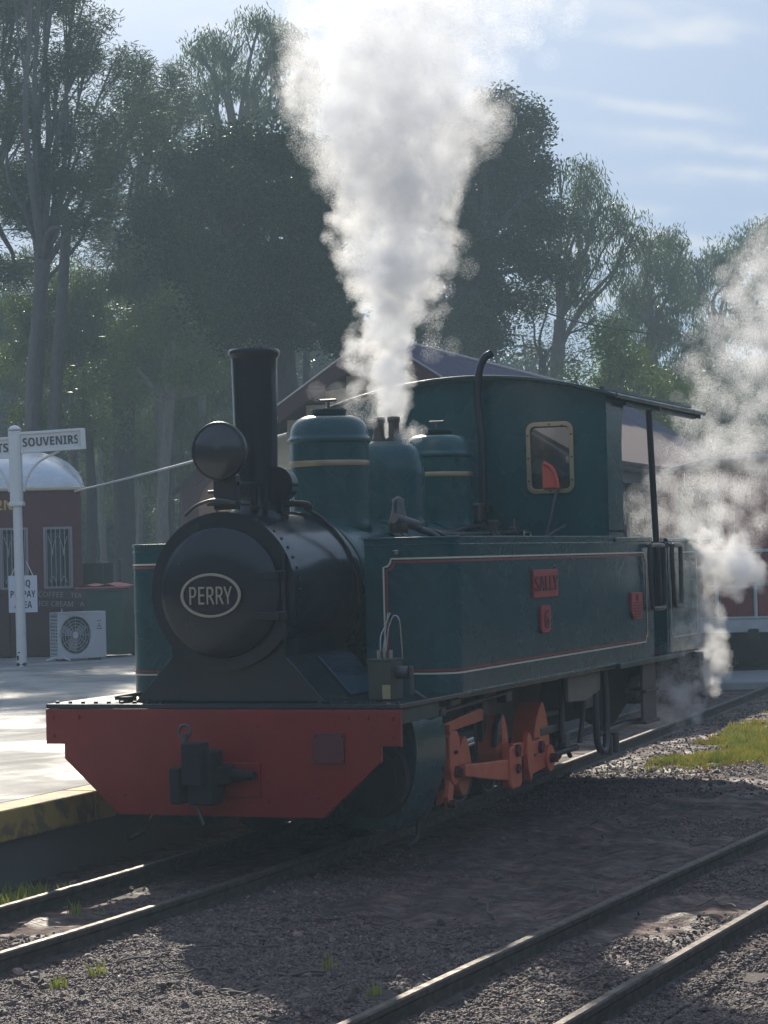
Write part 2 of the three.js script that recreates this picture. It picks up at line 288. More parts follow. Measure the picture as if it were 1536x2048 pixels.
  const saddle = add('smokebox_saddle', ext(saddleShape, 0.74, 0.006).translate(0, 0, -0.87), M.saddle);
  for (const sg of [-1, 1]) add('sloping_plate', rbox(0.255, 0.008, 0.42, 0, 0, 0, 0.003).rotateZ(-sg * 0.825).translate(sg * 0.412, 0.872, -0.66), std(0.010, 0.045, 0.085, 0.16, { clearcoat: 1, clearcoatRoughness: 0.05 }), saddle);  // added strip: its blue colour stands in for sky mirrored on the saddle slope
  const sb = add('smokebox', [axial(0.37, 0.1, 0.88, 0, C), axial(0.385, 0.86, 0.9, 0, C), axial(0.376, 0.09, 0.125, 0, C)], M.smoke);
  { const rv2 = []; for (let i = 0; i < 44; i++) { const a = i / 44 * TAU; rv2.push(new THREE.SphereGeometry(0.0085, 6, 4).translate(0.3705 * Math.cos(a), C + 0.3705 * Math.sin(a), -0.16)); } add('rivet', rv2, M.smoke, sb, { kind: 'stuff' }); }
  const door = add('smokebox_door', lathe([[0.001, 0.066], [0.08, 0.0655], [0.16, 0.062], [0.225, 0.055], [0.275, 0.045], [0.305, 0.033], [0.312, 0.022], [0.31, 0.0], [0.001, 0.0]], 64).rotateX(P2).translate(-0.005, C - 0.005, -0.095), M.smoke);
  add('door_hinge', [rod(q(0.075, 0.322, 1.06), q(0.075, 0.322, 1.47), 0.013), rbox(0.17, 0.04, 0.014, 0.23, 1.36, -0.045, 0.004), rbox(0.17, 0.04, 0.014, 0.23, 1.17, -0.045, 0.004), rbox(0.05, 0.05, 0.05, 0.318, 1.36, -0.08, 0.008), rbox(0.05, 0.05, 0.05, 0.318, 1.17, -0.08, 0.008)], M.smoke, door);
  { // oval maker's plate
    const el = (a, b) => { const s = new THREE.Shape(); s.absellipse(0, 0, a, b, 0, TAU); return s; };
    const ring = el(0.157, 0.105); ring.holes.push(el(0.143, 0.092));
    const plate = add('nameplate', ext(el(0.157, 0.105), 0.012, 0.003, 48), M.smoke); plate.position.set(-0.028, C - 0.018, -0.036);
    add('raised_rim', ext(ring, 0.012, 0.003, 48).translate(0, 0, 0.0125), M.tan, plate);
    add('lettering', text('PERRY', 0.084, 0.009, fontR, 0.70).translate(0, 0, 0.012), M.tan, plate);
  }
  add('handrail', tube([[-0.17, 1.655, -0.05], [-0.1, 1.70, -0.045], [0.0, 1.722, -0.045], [0.1, 1.705, -0.045]], 0.009, 24), M.iron, sb);
  add('smokebox_elbow', [tube([[0.13, 1.63, -0.5], [0.135, 1.69, -0.5], [0.17, 1.705, -0.52], [0.23, 1.70, -0.58], [0.24, 1.675, -0.60]], 0.016, 20), rbox(0.06, 0.03, 0.06, 0.13, 1.645, -0.5)], M.dark, sb);
  add('smokebox_pipe', tube([[0.22, 1.685, -0.58], [0.29, 1.62, -0.66], [0.36, 1.50, -0.74], [0.395, 1.35, -0.80], [0.40, 1.2, -0.82]], 0.010, 24), M.smoke, sb);
  add('t_valve', [rod(q(0.3, -0.12, 1.62), q(0.3, -0.12, 1.765), 0.007), rod(q(0.3, -0.165, 1.768), q(0.3, -0.078, 1.768), 0.009)], M.iron, sb);
  const boiler = add('boiler', [axial(0.352, 0.9, 3.74, 0, C)], M.green);
  for (const s of [1.02, 1.86, 2.68, 3.5]) add('boiler_band', axial(0.3575, s, s + 0.05, 0, C, 0.3575, 56, false), M.greenDull, boiler);
  // --- chimney
  const chim = add('chimney', lathe([[0.001, -0.06], [0.155, -0.06], [0.15, -0.01], [0.125, 0.025], [0.104, 0.06], [0.101, 0.10], [0.106, 0.35], [0.1125, 0.70], [0.113, 0.765], [0.124, 0.778], [0.127, 0.80], [0.122, 0.812], [0.10, 0.812], [0.095, 0.70], [0.001, 0.68]]).translate(0, 1.655, -0.505), M.smoke);
  add('bracket', [0.035, 0.10].map((w) => [rbox(0.022, 0.10, 0.02, w, 1.74, -0.40, 0.004), rbox(0.035, 0.02, 0.05, w + 0.01, 1.685, -0.385, 0.004)]), M.smoke, chim);
  add('generator', [axial(0.082, 0.46, 0.56, 0.115, 1.80, 0.082, 32), axial(0.088, 0.475, 0.49, 0.115, 1.80, 0.088, 32), rbox(0.09, 0.08, 0.09, 0.11, 1.70, -0.51)], M.smoke);
  // --- headlamp
  const lamp = add('headlamp', [lathe([[0.001, -0.13], [0.06, -0.125], [0.10, -0.09], [0.13, -0.03], [0.139, 0.0], [0.141, 0.02], [0.136, 0.032], [0.128, 0.03]]).rotateX(P2).translate(0, 1.954, -0.10), rbox(0.12, 0.17, 0.06, 0.0, 1.76, -0.16, 0.01), rbox(0.18, 0.02, 0.12, 0.01, 1.705, -0.16, 0.006), rbox(0.02, 0.02, 0.25, 0.06, 1.80, -0.28, 0.004)], M.black);
  add('headlamp_lens', lathe([[0.001, 0.046], [0.05, 0.043], [0.10, 0.034], [0.1285, 0.022]]).rotateX(P2).translate(0, 1.954, -0.095), std(0.03, 0.032, 0.034, 0.22, { clearcoat: 0.5 }), lamp);

  // --- domes
  const domeTop = (r) => [[r * 1.03, 0.385], [r * 1.055, 0.392], [r * 1.06, 0.405], [r * 1.03, 0.415], [r * 0.99, 0.42], [r * 0.985, 0.435], [r * 0.965, 0.46], [r * 0.90, 0.49], [r * 0.78, 0.515], [r * 0.6, 0.53], [0.001, 0.536]];
  const sandDome = (s, r, k) => {
    const d = add('sand_dome', lathe([[0.001, -0.12], [r * 1.06, -0.12], [r * 1.03, -0.04], [r, 0.0], [r, 0.38], ...domeTop(r)], 56).scale(1, k, 1).translate(0, 1.655, -s), M.green);
    add('brass_band', lathe([[r + 0.0005, 0.26], [r + 0.005, 0.262], [r + 0.005, 0.289], [r + 0.0005, 0.291]], 56).scale(1, k, 1).translate(0, 1.655, -s), M.brass, d);
    add('filler_cap', lathe([[0.001, 0.52], [0.092, 0.52], [0.092, 0.556], [0.098, 0.558], [0.098, 0.565], [0.001, 0.568]]).scale(1, k, 1).translate(0, 1.655, -s), M.greenDull, d);
    add('cap_handle', [rod(q(s, 0, 1.655 + 0.56 * k), q(s, 0, 1.655 + 0.61 * k), 0.008), rod(q(s, -0.045, 1.655 + 0.613 * k), q(s, 0.045, 1.655 + 0.613 * k), 0.008)], M.iron, d);
  };
  sandDome(1.43, 0.21, 1); sandDome(3.08, 0.205, 0.94);
  { const r = 0.212, s = 2.26;
    const d = add('steam_dome', lathe([[0.001, -0.12], [r * 1.08, -0.12], [r * 1.03, -0.03], [r, 0.0], [r, 0.24], [r * 0.97, 0.30], [r * 0.90, 0.355], [r * 0.78, 0.395], [r * 0.62, 0.415], [r * 0.6, 0.425], [0.001, 0.428]], 56).translate(0, 1.655, -s), M.green);
    for (const w of [-0.045, 0.045]) add('safety_valve', [lathe([[0.001, 0.40], [0.045, 0.40], [0.045, 0.44], [0.032, 0.45], [0.030, 0.53], [0.036, 0.54], [0.036, 0.565], [0.02, 0.568], [0.018, 0.50], [0.001, 0.5]], 20).translate(w, 1.655, -s)], M.copperish, d); }
  // --- valve and pipes along the boiler top
  add('clack_valve', [lathe([[0.001, 0], [0.05, 0], [0.055, 0.06], [0.04, 0.10], [0.03, 0.16], [0.035, 0.18], [0.001, 0.2]], 20).translate(0.27, 1.56, -1.72), rod(q(1.66, 0.27, 1.64), q(1.8, 0.34, 1.60), 0.03), rbox(0.07, 0.04, 0.07, 0.33, 1.60, -1.80)], M.iron);
  for (const [p, r] of [[[[0.33, 1.60, -1.80], [0.36, 1.57, -1.95], [0.37, 1.553, -2.3], [0.37, 1.555, -2.8], [0.37, 1.57, -3.66]], 0.013], [[[0.34, 1.585, -1.82], [0.40, 1.55, -1.90], [0.45, 1.50, -1.95]], 0.018], [[[0.34, 1.59, -1.84], [0.42, 1.55, -2.0], [0.47, 1.48, -2.1]], 0.011], [[[0.34, 1.595, -1.84], [0.38, 1.56, -2.0], [0.40, 1.535, -2.2], [0.38, 1.545, -2.35]], 0.010], [[[0.2, 1.60, -2.3], [0.24, 1.57, -2.6], [0.22, 1.60, -3.0], [0.2, 1.62, -3.66]], 0.011], [[[0.38, 1.56, -2.9], [0.42, 1.5, -3.0]], 0.014], [[[0.38, 1.56, -2.98], [0.43, 1.5, -3.08]], 0.014]])
    add('pipe', tube(p, r, 36), M.iron);
  add('steam_fitting', [rbox(0.06, 0.08, 0.06, 0.30, 1.60, -3.2), rbox(0.05, 0.05, 0.08, 0.37, 1.575, -3.38), rod(q(3.38, 0.37, 1.6), q(3.38, 0.37, 1.65), 0.012), rbox(0.16, 0.12, 0.12, 0.05, 1.69, -3.52, 0.02), rod(q(3.42, 0.55, 1.53), q(3.62, 0.62, 1.60), 0.01)], M.iron);
  add('tank_filler_handle', tube([[0.55, 1.525, -3.02], [0.55, 1.56, -3.02], [0.55, 1.56, -3.14], [0.55, 1.525, -3.14]], 0.006, 20, 6, false, 0.1), M.steel);
  add('exhaust_pipe', [tube([[0.10, 1.68, -3.60], [0.10, 1.90, -3.61], [0.095, 2.15, -3.62], [0.075, 2.40, -3.62], [0.09, 2.56, -3.62], [0.125, 2.645, -3.62], [0.175, 2.672, -3.62]], 0.025, 44, 12), rbox(0.12, 0.05, 0.10, 0.10, 1.71, -3.58)], M.smoke);

  // --- side tanks
  const T0 = 0.80, T1 = 3.70, TI = 0.44, TO = 0.90, TB = 0.748, TT = 1.527, R = 0.13;
  const tankGeo = (h0, h1, off = 0, c = 10) => {
    const s = new THREE.Shape(), o = off; s.moveTo(TI - o, T0 - o); s.lineTo(TO - R, T0 - o); s.absarc(TO - R, T0 + R, R + o, -P2, 0, false); s.lineTo(TO + o, T1); s.lineTo(TI - o, T1); s.closePath();
    return ext(s, h1 - h0, 0.003, c).rotateX(-P2).translate(0, h0, 0);                    // shape y (distance) -> -z
  };
  const flip = (g) => { g = clean(g); g.scale(-1, 1, 1); const p = g.attributes.position, n = g.attributes.normal; for (const a of [p, n]) for (let i = 0; i < a.count; i += 3) { const b = [a.getX(i + 1), a.getY(i + 1), a.getZ(i + 1)]; a.setXYZ(i + 1, a.getX(i + 2), a.getY(i + 2), a.getZ(i + 2)); a.setXYZ(i + 2, ...b); } return g; };
  // ribbon that follows the tank face at a height
  const face = (d, out) => { // d = distance along the face from the inner front edge
    const a = TO - R - TI, b = R * P2;
    if (d < a) return [TI + d, T0 - out];
    if (d < a + b) { const t = (d - a) / R; return [TO - R + (R + out) * Math.sin(t), T0 + R - (R + out) * Math.cos(t)]; }
    return [TO + out, T0 + R + d - a - b];
  };
  const faceLen = (s) => TO - R - TI + R * P2 + s - T0 - R;
  function ribbon(path, t = 0.003) {            // path: list of [d, h] centre points with half widths; a raised strip
    const pos = [];
    const P = (d, h, o) => { const [w, s] = face(d, o); return [w, h, -s]; };
    const pts = [];
    for (let i = 0; i < path.length - 1; i++) { const n = Math.max(1, Math.ceil(Math.abs(path[i + 1][0] - path[i][0]) / 0.02)); for (let k = 0; k < n; k++) pts.push([lerp(path[i][0], path[i + 1][0], k / n), lerp(path[i][1], path[i + 1][1], k / n)]); }
    pts.push(path[path.length - 1]);
    const hw = ribbon.hw, nrm = pts.map((p, i) => { const a = pts[Math.max(0, i - 1)], b = pts[Math.min(pts.length - 1, i + 1)]; const dx = b[0] - a[0], dy = b[1] - a[1], l = Math.hypot(dx, dy); return [-dy / l * hw, dx / l * hw]; });
    for (let i = 0; i < pts.length - 1; i++) {
      const [a, b] = [pts[i], pts[i + 1]], [na, nb] = [nrm[i], nrm[i + 1]];
      const v = (p, n, k, o) => P(p[0] + n[0] * k, p[1] + n[1] * k, o);
      const A = v(a, na, -1, t), B = v(b, nb, -1, t), Cc = v(b, nb, 1, t), D = v(a, na, 1, t), A0 = v(a, na, -1, -0.001), B0 = v(b, nb, -1, -0.001), C0 = v(b, nb, 1, -0.001), D0 = v(a, na, 1, -0.001);
      pos.push(A, B, Cc, A, Cc, D, A0, B0, B, A0, B, A, D, Cc, C0, D, C0, D0);
    }
    const g = new THREE.BufferGeometry(); g.setAttribute('position', new THREE.Float32BufferAttribute(pos.flat(), 3)); g.computeVertexNormals(); return g;
  }
  const dEnd = faceLen(4.42), dNotch = faceLen(4.39);
  const outline = (i, endS) => { const L = 0.10 + i, e = faceLen(endS) - i, t = 1.424 - i, b = 0.858 + i, n = 0.042;
    return [[L, b + n], [L, t - n], [L + n * 0.55, t - n * 0.85], [L + n * 0.85, t - n * 0.5], [L + n, t], [e - n, t], [e - n * 0.85, t - n * 0.5], [e - n * 0.5, t - n * 0.85], [e, t - n], [e, b + n], [e - n * 0.5, b + n * 0.85], [e - n * 0.85, b + n * 0.5], [e - n, b], [L + n, b], [L + n * 0.85, b + n * 0.5], [L + n * 0.5, b + n * 0.85], [L, b + n]]; };
  for (const sg of [1, -1]) {
    const F = (g) => (sg > 0 ? g : flip(g));
    const tank = add('water_tank', F(tankGeo(TB, TT)), M.green);
    add('beading', [F(tankGeo(1.487, 1.493, 0.004)), F(tankGeo(TT - 0.012, TT + 0.002, 0.005)), F(tankGeo(TB, TB + 0.014, 0.004))], M.green, tank);
    ribbon.hw = 0.0042; add('cream_lining', F(ribbon(outline(0, 4.42), 0.002)), M.cream, tank);
    ribbon.hw = 0.0055; add('red_lining', F(ribbon(outline(0.016, 4.42), 0.002)), M.lineRed, tank);
    // cab side sheet below the waist, upper corner panel
    add('cab_side', [F(sidePlate([[3.703, TB], [4.56, TB], [4.56, 1.50], [3.703, 1.50]], TO - 0.02, 0.02, 0.002)), F(rbox(0.03, 0.028, 0.86, TO - 0.006, 1.506, -4.133, 0.006))], M.green);
    add('corner_panel', [F(sidePlate([[3.70, 1.52], [4.045, 1.52], [4.035, 1.9], [4.035, 2.1], [4.06, 2.25], [4.11, 2.34], [4.16, 2.365], [3.70, 2.365]], 0.855, 0.014, 0.002))], M.green);
    { const b = []; for (let i = 0; i < 6; i++) b.push(F(bolt(3.75 + i * 0.052, 0.872, 1.56, 'x', 0.009, 0.012))); add('bolt', b, M.dark, loco, { kind: 'stuff' }); }
    add('roof_post', [F(rod(q(4.86, 0.87, 1.05), q(4.70, 0.87, 2.37), 0.021))], M.black);
    for (const [a, b] of [[4.40, 4.76], [4.97, 5.2]]) add('grab_rail', F(tube([[0.93, 1.46, -a - 0.02], [0.93, 1.468, -a - 0.06], [0.93, 1.468, -b + 0.06], [0.93, 1.46, -b + 0.01], [0.93, 1.40, -b], [0.93, 1.11, -b], [0.93, 1.07, -b + 0.015], [0.93, 1.064, -b + 0.06], [0.93, 1.064, -a - 0.07 - 0.03], [0.93, 1.07, -a - 0.04 - 0.02], [0.93, 1.11, -a - 0.035], [0.93, 1.40, -a]], 0.0155, 90, 10, true, 0.3)), M.black);
    // coal bunker side
    add('bunker_side', [F(rbox(0.025, 0.745, 0.84, 0.888, 1.125, -5.40, 0.01)), F(rod(q(4.97, 0.89, 1.50), q(5.82, 0.89, 1.50), 0.016)), F(rbox(0.12, 0.74, 0.03, 0.835, 1.125, -4.96, 0.006))], M.green);
    ribbon.hw = 0.004; const bp = [[5.03, 0.90], [5.03, 1.38], [5.06, 1.42], [5.72, 1.42], [5.75, 1.38], [5.75, 0.90], [5.72, 0.86], [5.06, 0.86], [5.03, 0.90]].map(([s, h]) => [faceLen(s), h]); add('cream_lining', F(ribbon(bp, 0.004).translate(0.0, 0, 0)), M.cream);
    add('doorway_post', F(rbox(0.04, 0.72, 0.16, 0.84, 1.10, -4.66, 0.006)), M.greenDull);
    add('cab_step', [F(rbox(0.02, 0.40, 0.32, 0.84, 0.53, -4.62, 0.006)), F(rbox(0.14, 0.02, 0.34, 0.80, 0.34, -4.62, 0.004)), F(rbox(0.14, 0.02, 0.34, 0.80, 0.54, -4.62, 0.004))], std(0.13, 0.10, 0.085, 0.7, { map: mottle }));
    add('sole_bar', F(rbox(0.03, 0.035, 1.6, 0.905, 0.738, -4.5, 0.006)), M.greenDull);
    // cylinder with its wrapper sheet
    const prof = [[0.40, 0.74], [0.66, 0.74], [0.70, 0.70], [0.735, 0.62], [0.75, 0.52], [0.745, 0.40], [0.715, 0.29], [0.67, 0.19], [0.61, 0.11], [0.40, 0.11]];
    const cs = new THREE.Shape(); cs.moveTo(...prof[0]); cs.lineTo(...prof[1]); cs.splineThru(prof.slice(2, 9).map((p) => new THREE.Vector2(...p))); cs.lineTo(...prof[9]); cs.closePath();
    const cyl = add('cylinder', F(ext(cs, 0.42, 0.004, 24).translate(0, 0, -1.06)), M.green);
    add('cylinder_cover', [F(axial(0.195, 0.56, 0.645, 0.53, 0.37, 0.195, 40)), F(axial(0.15, 0.535, 0.56, 0.53, 0.37, 0.15, 40)), F(axial(0.205, 0.625, 0.64, 0.53, 0.37, 0.205, 40))], M.dark, cyl);
    { const b = []; for (let i = 0; i < 10; i++) { const a = i / 10 * TAU; b.push(F(bolt(0.552, 0.53 + 0.172 * Math.cos(a), 0.37 + 0.172 * Math.sin(a), 'z', 0.012, 0.02))); } add('cover_bolt', b, M.dark, cyl, { kind: 'stuff' }); }
    add('drain_pipe', F(tube([[0.72, 0.14, -0.72], [0.74, 0.08, -0.66], [0.75, 0.05, -0.5]], 0.012, 16)), M.dark, cyl);
    // motion, all in plates outside the frames
    const mw = 0.70;
    addEach('slide_bar', [F(rbox(0.05, 0.03, 0.62, 0.66, 0.50, -1.36, 0.004)), F(rbox(0.05, 0.03, 0.62, 0.66, 0.30, -1.36, 0.004))], M.dark);
    add('piston_rod', [F(rod(q(1.05, 0.66, 0.40), q(1.3, 0.66, 0.40), 0.022)), F(rod(q(1.26, 0.68, 0.452), q(1.62, 0.68, 0.468), 0.024)), F(rod(q(1.26, 0.70, 0.435), q(1.60, 0.70, 0.45), 0.014))], M.steel);
    const ch = add('crosshead', [F(sidePlate([[1.115, 0.52], [1.15, 0.545], [1.235, 0.545], [1.27, 0.50], [1.28, 0.36], [1.26, 0.30], [1.20, 0.27], [1.15, 0.29], [1.12, 0.36]], mw, 0.05, 0.006)), F(sidePlate([[1.10, 0.22], [1.14, 0.30], [1.205, 0.30], [1.18, 0.225], [1.155, 0.165], [1.13, 0.158]], mw + 0.01, 0.03, 0.005))], M.salmon);
    addEach('crosshead_pin', [F(bolt(1.20, mw + 0.055, 0.34, 'x', 0.034, 0.03)), F(bolt(1.20, mw + 0.075, 0.34, 'x', 0.02, 0.03)), F(bolt(1.13, mw + 0.05, 0.185, 'x', 0.022, 0.04)), F(bolt(1.19, mw + 0.055, 0.44, 'x', 0.012, 0.02))], M.maroon, ch);
    add('union_link', F(sidePlate([[1.13, 0.178], [1.155, 0.235], [1.36, 0.262], [1.58, 0.285], [1.58, 0.25], [1.36, 0.222]], mw - 0.04, 0.025, 0.004)), M.salmon);
    add('main_rod', [F(sidePlate([[1.22, 0.315], [1.22, 0.375], [1.6, 0.352], [1.93, 0.338], [1.93, 0.222], [1.6, 0.262]], mw + 0.06, 0.035, 0.006)), F(sidePlate(rrect(1.90, 0.175, 2.10, 0.405, 0.045), mw + 0.055, 0.05, 0.008))], M.salmon);
    const crank = (s, h, top, wide) => { const sh = new THREE.Shape(), pt = [[-0.15, 0.02], [-0.12, 0.45], [-0.06, 0.78], [0.01, 1.0], [0.04, 0.96], [0.09, 0.62], [0.13, 0.1], [0.12, -0.35]].map(([a, b]) => new THREE.Vector2(s + a * wide, h + b * top)); sh.moveTo(s - 0.11 * wide, h - 0.10); sh.lineTo(pt[0].x, pt[0].y); sh.splineThru(pt.slice(1, 4)); sh.splineThru(pt.slice(4)); sh.quadraticCurveTo(s, h - 0.20, s - 0.11 * wide, h - 0.10); return add('fly_crank', F(ext(sh, 0.14, 0.006).rotateY(P2).translate(0.58, 0, 0)), M.salmon); };
    crank(2.74, 0.36, 0.225, 1.0); crank(2.05, 0.36, 0.205, 0.72);
    crank(1.42, 0.34, 0.16, 0.8);
    addEach('return_crank', [F(sidePlate([[2.16, 0.43], [2.20, 0.46], [2.235, 0.43], [2.27, 0.36], [2.26, 0.25], [2.215, 0.19], [2.17, 0.26], [2.15, 0.34]], mw + 0.09, 0.03, 0.005))], M.salmon);
    add('coupling_rod', [F(sidePlate([[1.96, 0.32], [1.98, 0.415], [2.05, 0.415], [2.42, 0.398], [2.47, 0.41], [2.52, 0.37], [2.50, 0.315], [2.42, 0.325], [2.06, 0.335], [2.02, 0.30]], mw + 0.065, 0.035, 0.006)), F(sidePlate([[2.26, 0.305], [2.66, 0.318], [2.66, 0.225], [2.26, 0.20]], mw + 0.03, 0.035, 0.006)), F(new THREE.CylinderGeometry(0.075, 0.075, 0.06, 28).rotateZ(P2).translate(mw + 0.05, 0.275, -2.70))], M.salmon);
    addEach('crank_pin', [[2.02, 0.375, 0.04], [2.02, 0.28, 0.03], [2.44, 0.36, 0.04], [2.70, 0.275, 0.03]].map(([s, h, r]) => F(bolt(s, mw + 0.10, h, 'x', r, 0.04))), M.maroon);
    add('radius_rod', [F(sidePlate([[1.15, 0.535], [1.16, 0.585], [1.72, 0.625], [1.76, 0.61], [1.75, 0.56], [1.70, 0.555]], mw - 0.02, 0.03, 0.005)), F(bolt(1.15, mw + 0.02, 0.555, 'x', 0.03, 0.05))], M.salmon);
    add('reach_rod', [F(rod(q(0.95, mw + 0.04, 0.65), q(2.08, mw + 0.04, 0.685), 0.011)), F(rbox(0.06, 0.07, 0.10, mw + 0.02, 0.665, -2.08)), F(rbox(0.06, 0.06, 0.16, mw, 0.675, -1.28)), F(rbox(0.05, 0.05, 0.07, mw + 0.05, 0.66, -0.98))], M.iron);
    add('expansion_link', [F(rbox(0.04, 0.30, 0.05, mw - 0.08, 0.55, -1.98)), F(sidePlate([[1.93, 0.40], [1.97, 0.52], [2.03, 0.57], [2.03, 0.42]], mw - 0.01, 0.03, 0.005))], M.iron);
    addEach('link_bracket', [F(rbox(0.06, 0.42, 0.06, 0.60, 0.54, -1.86)), F(rbox(0.06, 0.40, 0.06, 0.60, 0.50, -1.08))], M.dark);
    add('lit_frame_plate', [F(sidePlate([[2.35, 0.72], [3.6, 0.72], [3.45, 0.45], [2.9, 0.36], [2.5, 0.5]], 0.44, 0.02)), F(sidePlate([[3.0, 0.735], [3.66, 0.735], [3.66, 0.60], [3.35, 0.555], [3.0, 0.57]], 0.78, 0.02))], std(0.24, 0.20, 0.145, 0.7, { map: mottle }));  // tan colour stands in for light falling on the frames behind the cranks
    add('brake_hanger', [F(rod(q(3.05, 0.74, 0.74), q(3.05, 0.74, 0.33), 0.016)), F(rbox(0.05, 0.09, 0.09, 0.73, 0.34, -3.12)), F(rbox(0.05, 0.05, 0.5, 0.70, 0.42, -2.95)), F(rod(q(2.85, 0.66, 0.50), q(3.3, 0.66, 0.50), 0.02)), F(rod(q(2.9, 0.7, 0.27), q(3.45, 0.7, 0.27), 0.02))], M.iron);
    add('injector_pipe', [F(tube([[0.78, 0.72, -3.62], [0.78, 0.45, -3.62], [0.78, 0.28, -3.64], [0.79, 0.22, -3.72], [0.79, 0.28, -3.80], [0.79, 0.5, -3.82], [0.78, 0.72, -3.82]], 0.022, 50)), F(tube([[0.76, 0.72, -3.4], [0.76, 0.5, -3.42], [0.74, 0.3, -3.4]], 0.016, 24)), F(rod(q(3.7, 0.76, 0.33), q(4.4, 0.76, 0.34), 0.025)), F(rod(q(4.0, 0.74, 0.3), q(4.0, 0.74, 0.18), 0.03)), F(rod(q(4.15, 0.74, 0.3), q(4.15, 0.74, 0.18), 0.03)), F(rbox(0.08, 0.12, 0.16, 0.74, 0.56, -3.5))], M.iron);
    const wheels = [[1.38, 0.28], [2.06, 0.28], [2.73, 0.28], [3.32, 0.19], [4.75, 0.2]];
    for (const [s, r] of wheels) { const c = railShift(s), wh = add('wheel', [new THREE.CylinderGeometry(r, r, 0.075, 40).rotateZ(P2).translate(sg * 0.315 + c, r, -s), new THREE.CylinderGeometry(r + 0.022, r + 0.022, 0.02, 40).rotateZ(P2).translate(sg * 0.267 + c, r, -s), new THREE.CylinderGeometry(0.07, 0.07, 0.11, 20).rotateZ(P2).translate(sg * 0.32 + c, r, -s)], M.dark);
      add('tyre', new THREE.TorusGeometry(r - 0.012, 0.016, 8, 40).rotateY(P2).translate(sg * 0.352 + c, r, -s), M.iron, wh); }
    add('spring_hanger', [F(tube([[0.60, 0.30, -3.15], [0.62, 0.22, -3.32], [0.60, 0.30, -3.5]], 0.02, 20)), F(rod(q(3.18, 0.66, 0.40), q(3.4, 0.68, 0.22), 0.014))], M.dark);
  }
  // single-sided fittings in front of the right-hand tank
  const lub = add('lubricator', [rbox(0.115, 0.185, 0.16, 0.72, 0.855, -0.34, 0.006), rbox(0.125, 0.012, 0.17, 0.72, 0.951, -0.34, 0.004)], std(0.055, 0.06, 0.045, 0.5, { map: mottle }));
  add('sight_glass', [-0.02, 0.0, 0.025].map((w, i) => [rod(q(0.32 + 0.02 * i, 0.715 + w, 0.955), q(0.32 + 0.02 * i, 0.715 + w, 0.995), 0.011)]), M.steel, lub);
  add('oil_pipe', [tube([[0.70, 0.99, -0.33], [0.70, 1.06, -0.34], [0.712, 1.10, -0.36], [0.735, 1.17, -0.38]], 0.004, 20, 6), tube([[0.725, 0.99, -0.34], [0.735, 1.09, -0.35], [0.76, 1.155, -0.36], [0.785, 1.13, -0.37], [0.79, 1.0, -0.38], [0.79, 0.95, -0.38]], 0.004, 30, 6), rod(q(0.36, 0.70, 0.98), q(0.40, 0.715, 1.17), 0.003)], M.steel, lub);
  add('lubricator_drive', [rod(q(0.34, 0.77, 0.89), q(0.34, 0.84, 0.89), 0.032), rbox(0.02, 0.14, 0.03, 0.85, 0.85, -0.34), rod(q(0.34, 0.86, 0.80), q(0.62, 0.88, 0.70), 0.009)], M.iron, lub);
  add('yellow_label', crossPlate([[0.735, 0.77], [0.775, 0.77], [0.775, 0.835], [0.735, 0.835]], 0.255, 0.003, 0.0005), std(0.4, 0.33, 0.16, 0.6), lub);
  add('tank_lamp_bracket', [bolt(0.79, 0.62, 1.455, 'z', 0.014, 0.03), rbox(0.03, 0.008, 0.03, 0.62, 1.462, -0.775)], M.steel);
  add('jack', [rbox(0.05, 0.03, 0.10, -0.55, 0.775, -0.15, 0.006), rod(q(0.15, -0.62, 0.78), q(0.2, -0.5, 0.80), 0.010)], M.dark);

  // --- number and name plates on the right-hand tank
  const pw = TO + 0.001;
  const np = add('tank_nameplate', sidePlate([[2.05, 1.194], [2.49, 1.194], [2.49, 1.345], [2.05, 1.345]], pw, 0.014, 0.003), M.redPlate);
  add('lettering', text('SALLY', 0.082, 0.006, font, 1.28).rotateY(P2).translate(pw + 0.0135, 1.27, -2.27), M.redPlateLow, np);
  const nb = add('number_plate', sidePlate(rrect(2.17, 1.0, 2.34, 1.148, 0.03), pw, 0.014, 0.003), M.redPlate);
  add('number', text('6', 0.10, 0.006, font, 1.1).rotateY(P2).translate(pw + 0.0135, 1.074, -2.255), M.redPlateLow, nb);
  const bp = add('builder_plate', sidePlate([[4.06, 1.01], [4.235, 1.01], [4.26, 1.06], [4.26, 1.176], [4.01, 1.176], [4.01, 1.06]], pw, 0.016, 0.003), M.redPlate);
  { const g = [new THREE.CylinderGeometry(0.022, 0.022, 0.006, 20).rotateZ(P2).translate(pw + 0.018, 1.145, -4.13)]; for (const [h, a] of [[1.112, 0.09], [1.095, 0.1], [1.078, 0.1], [1.06, 0.09], [1.042, 0.07], [1.026, 0.06]]) g.push(box(0.005, 0.005, a * 2, pw + 0.018, h, -4.135)); add('raised_lines', g, M.redPlateLow, bp); }

  // --- cab
  const arc = (w) => 2.52 - 0.13 * Math.pow(w / 0.87, 2);
  const front = new THREE.Shape(); front.moveTo(-0.87, 0.76); front.lineTo(0.87, 0.76); for (let i = 0; i <= 24; i++) { const w = 0.87 - 1.74 * i / 24; front.lineTo(w, arc(w)); } front.closePath();
  for (const sg of [1, -1]) front.holes.push(rrect(sg > 0 ? 0.385 : -0.635, 1.825, sg > 0 ? 0.635 : -0.385, 2.205, 0.035));
  add('cab_front', ext(front, 0.014, 0.002).translate(0, 0, -3.714), M.green);
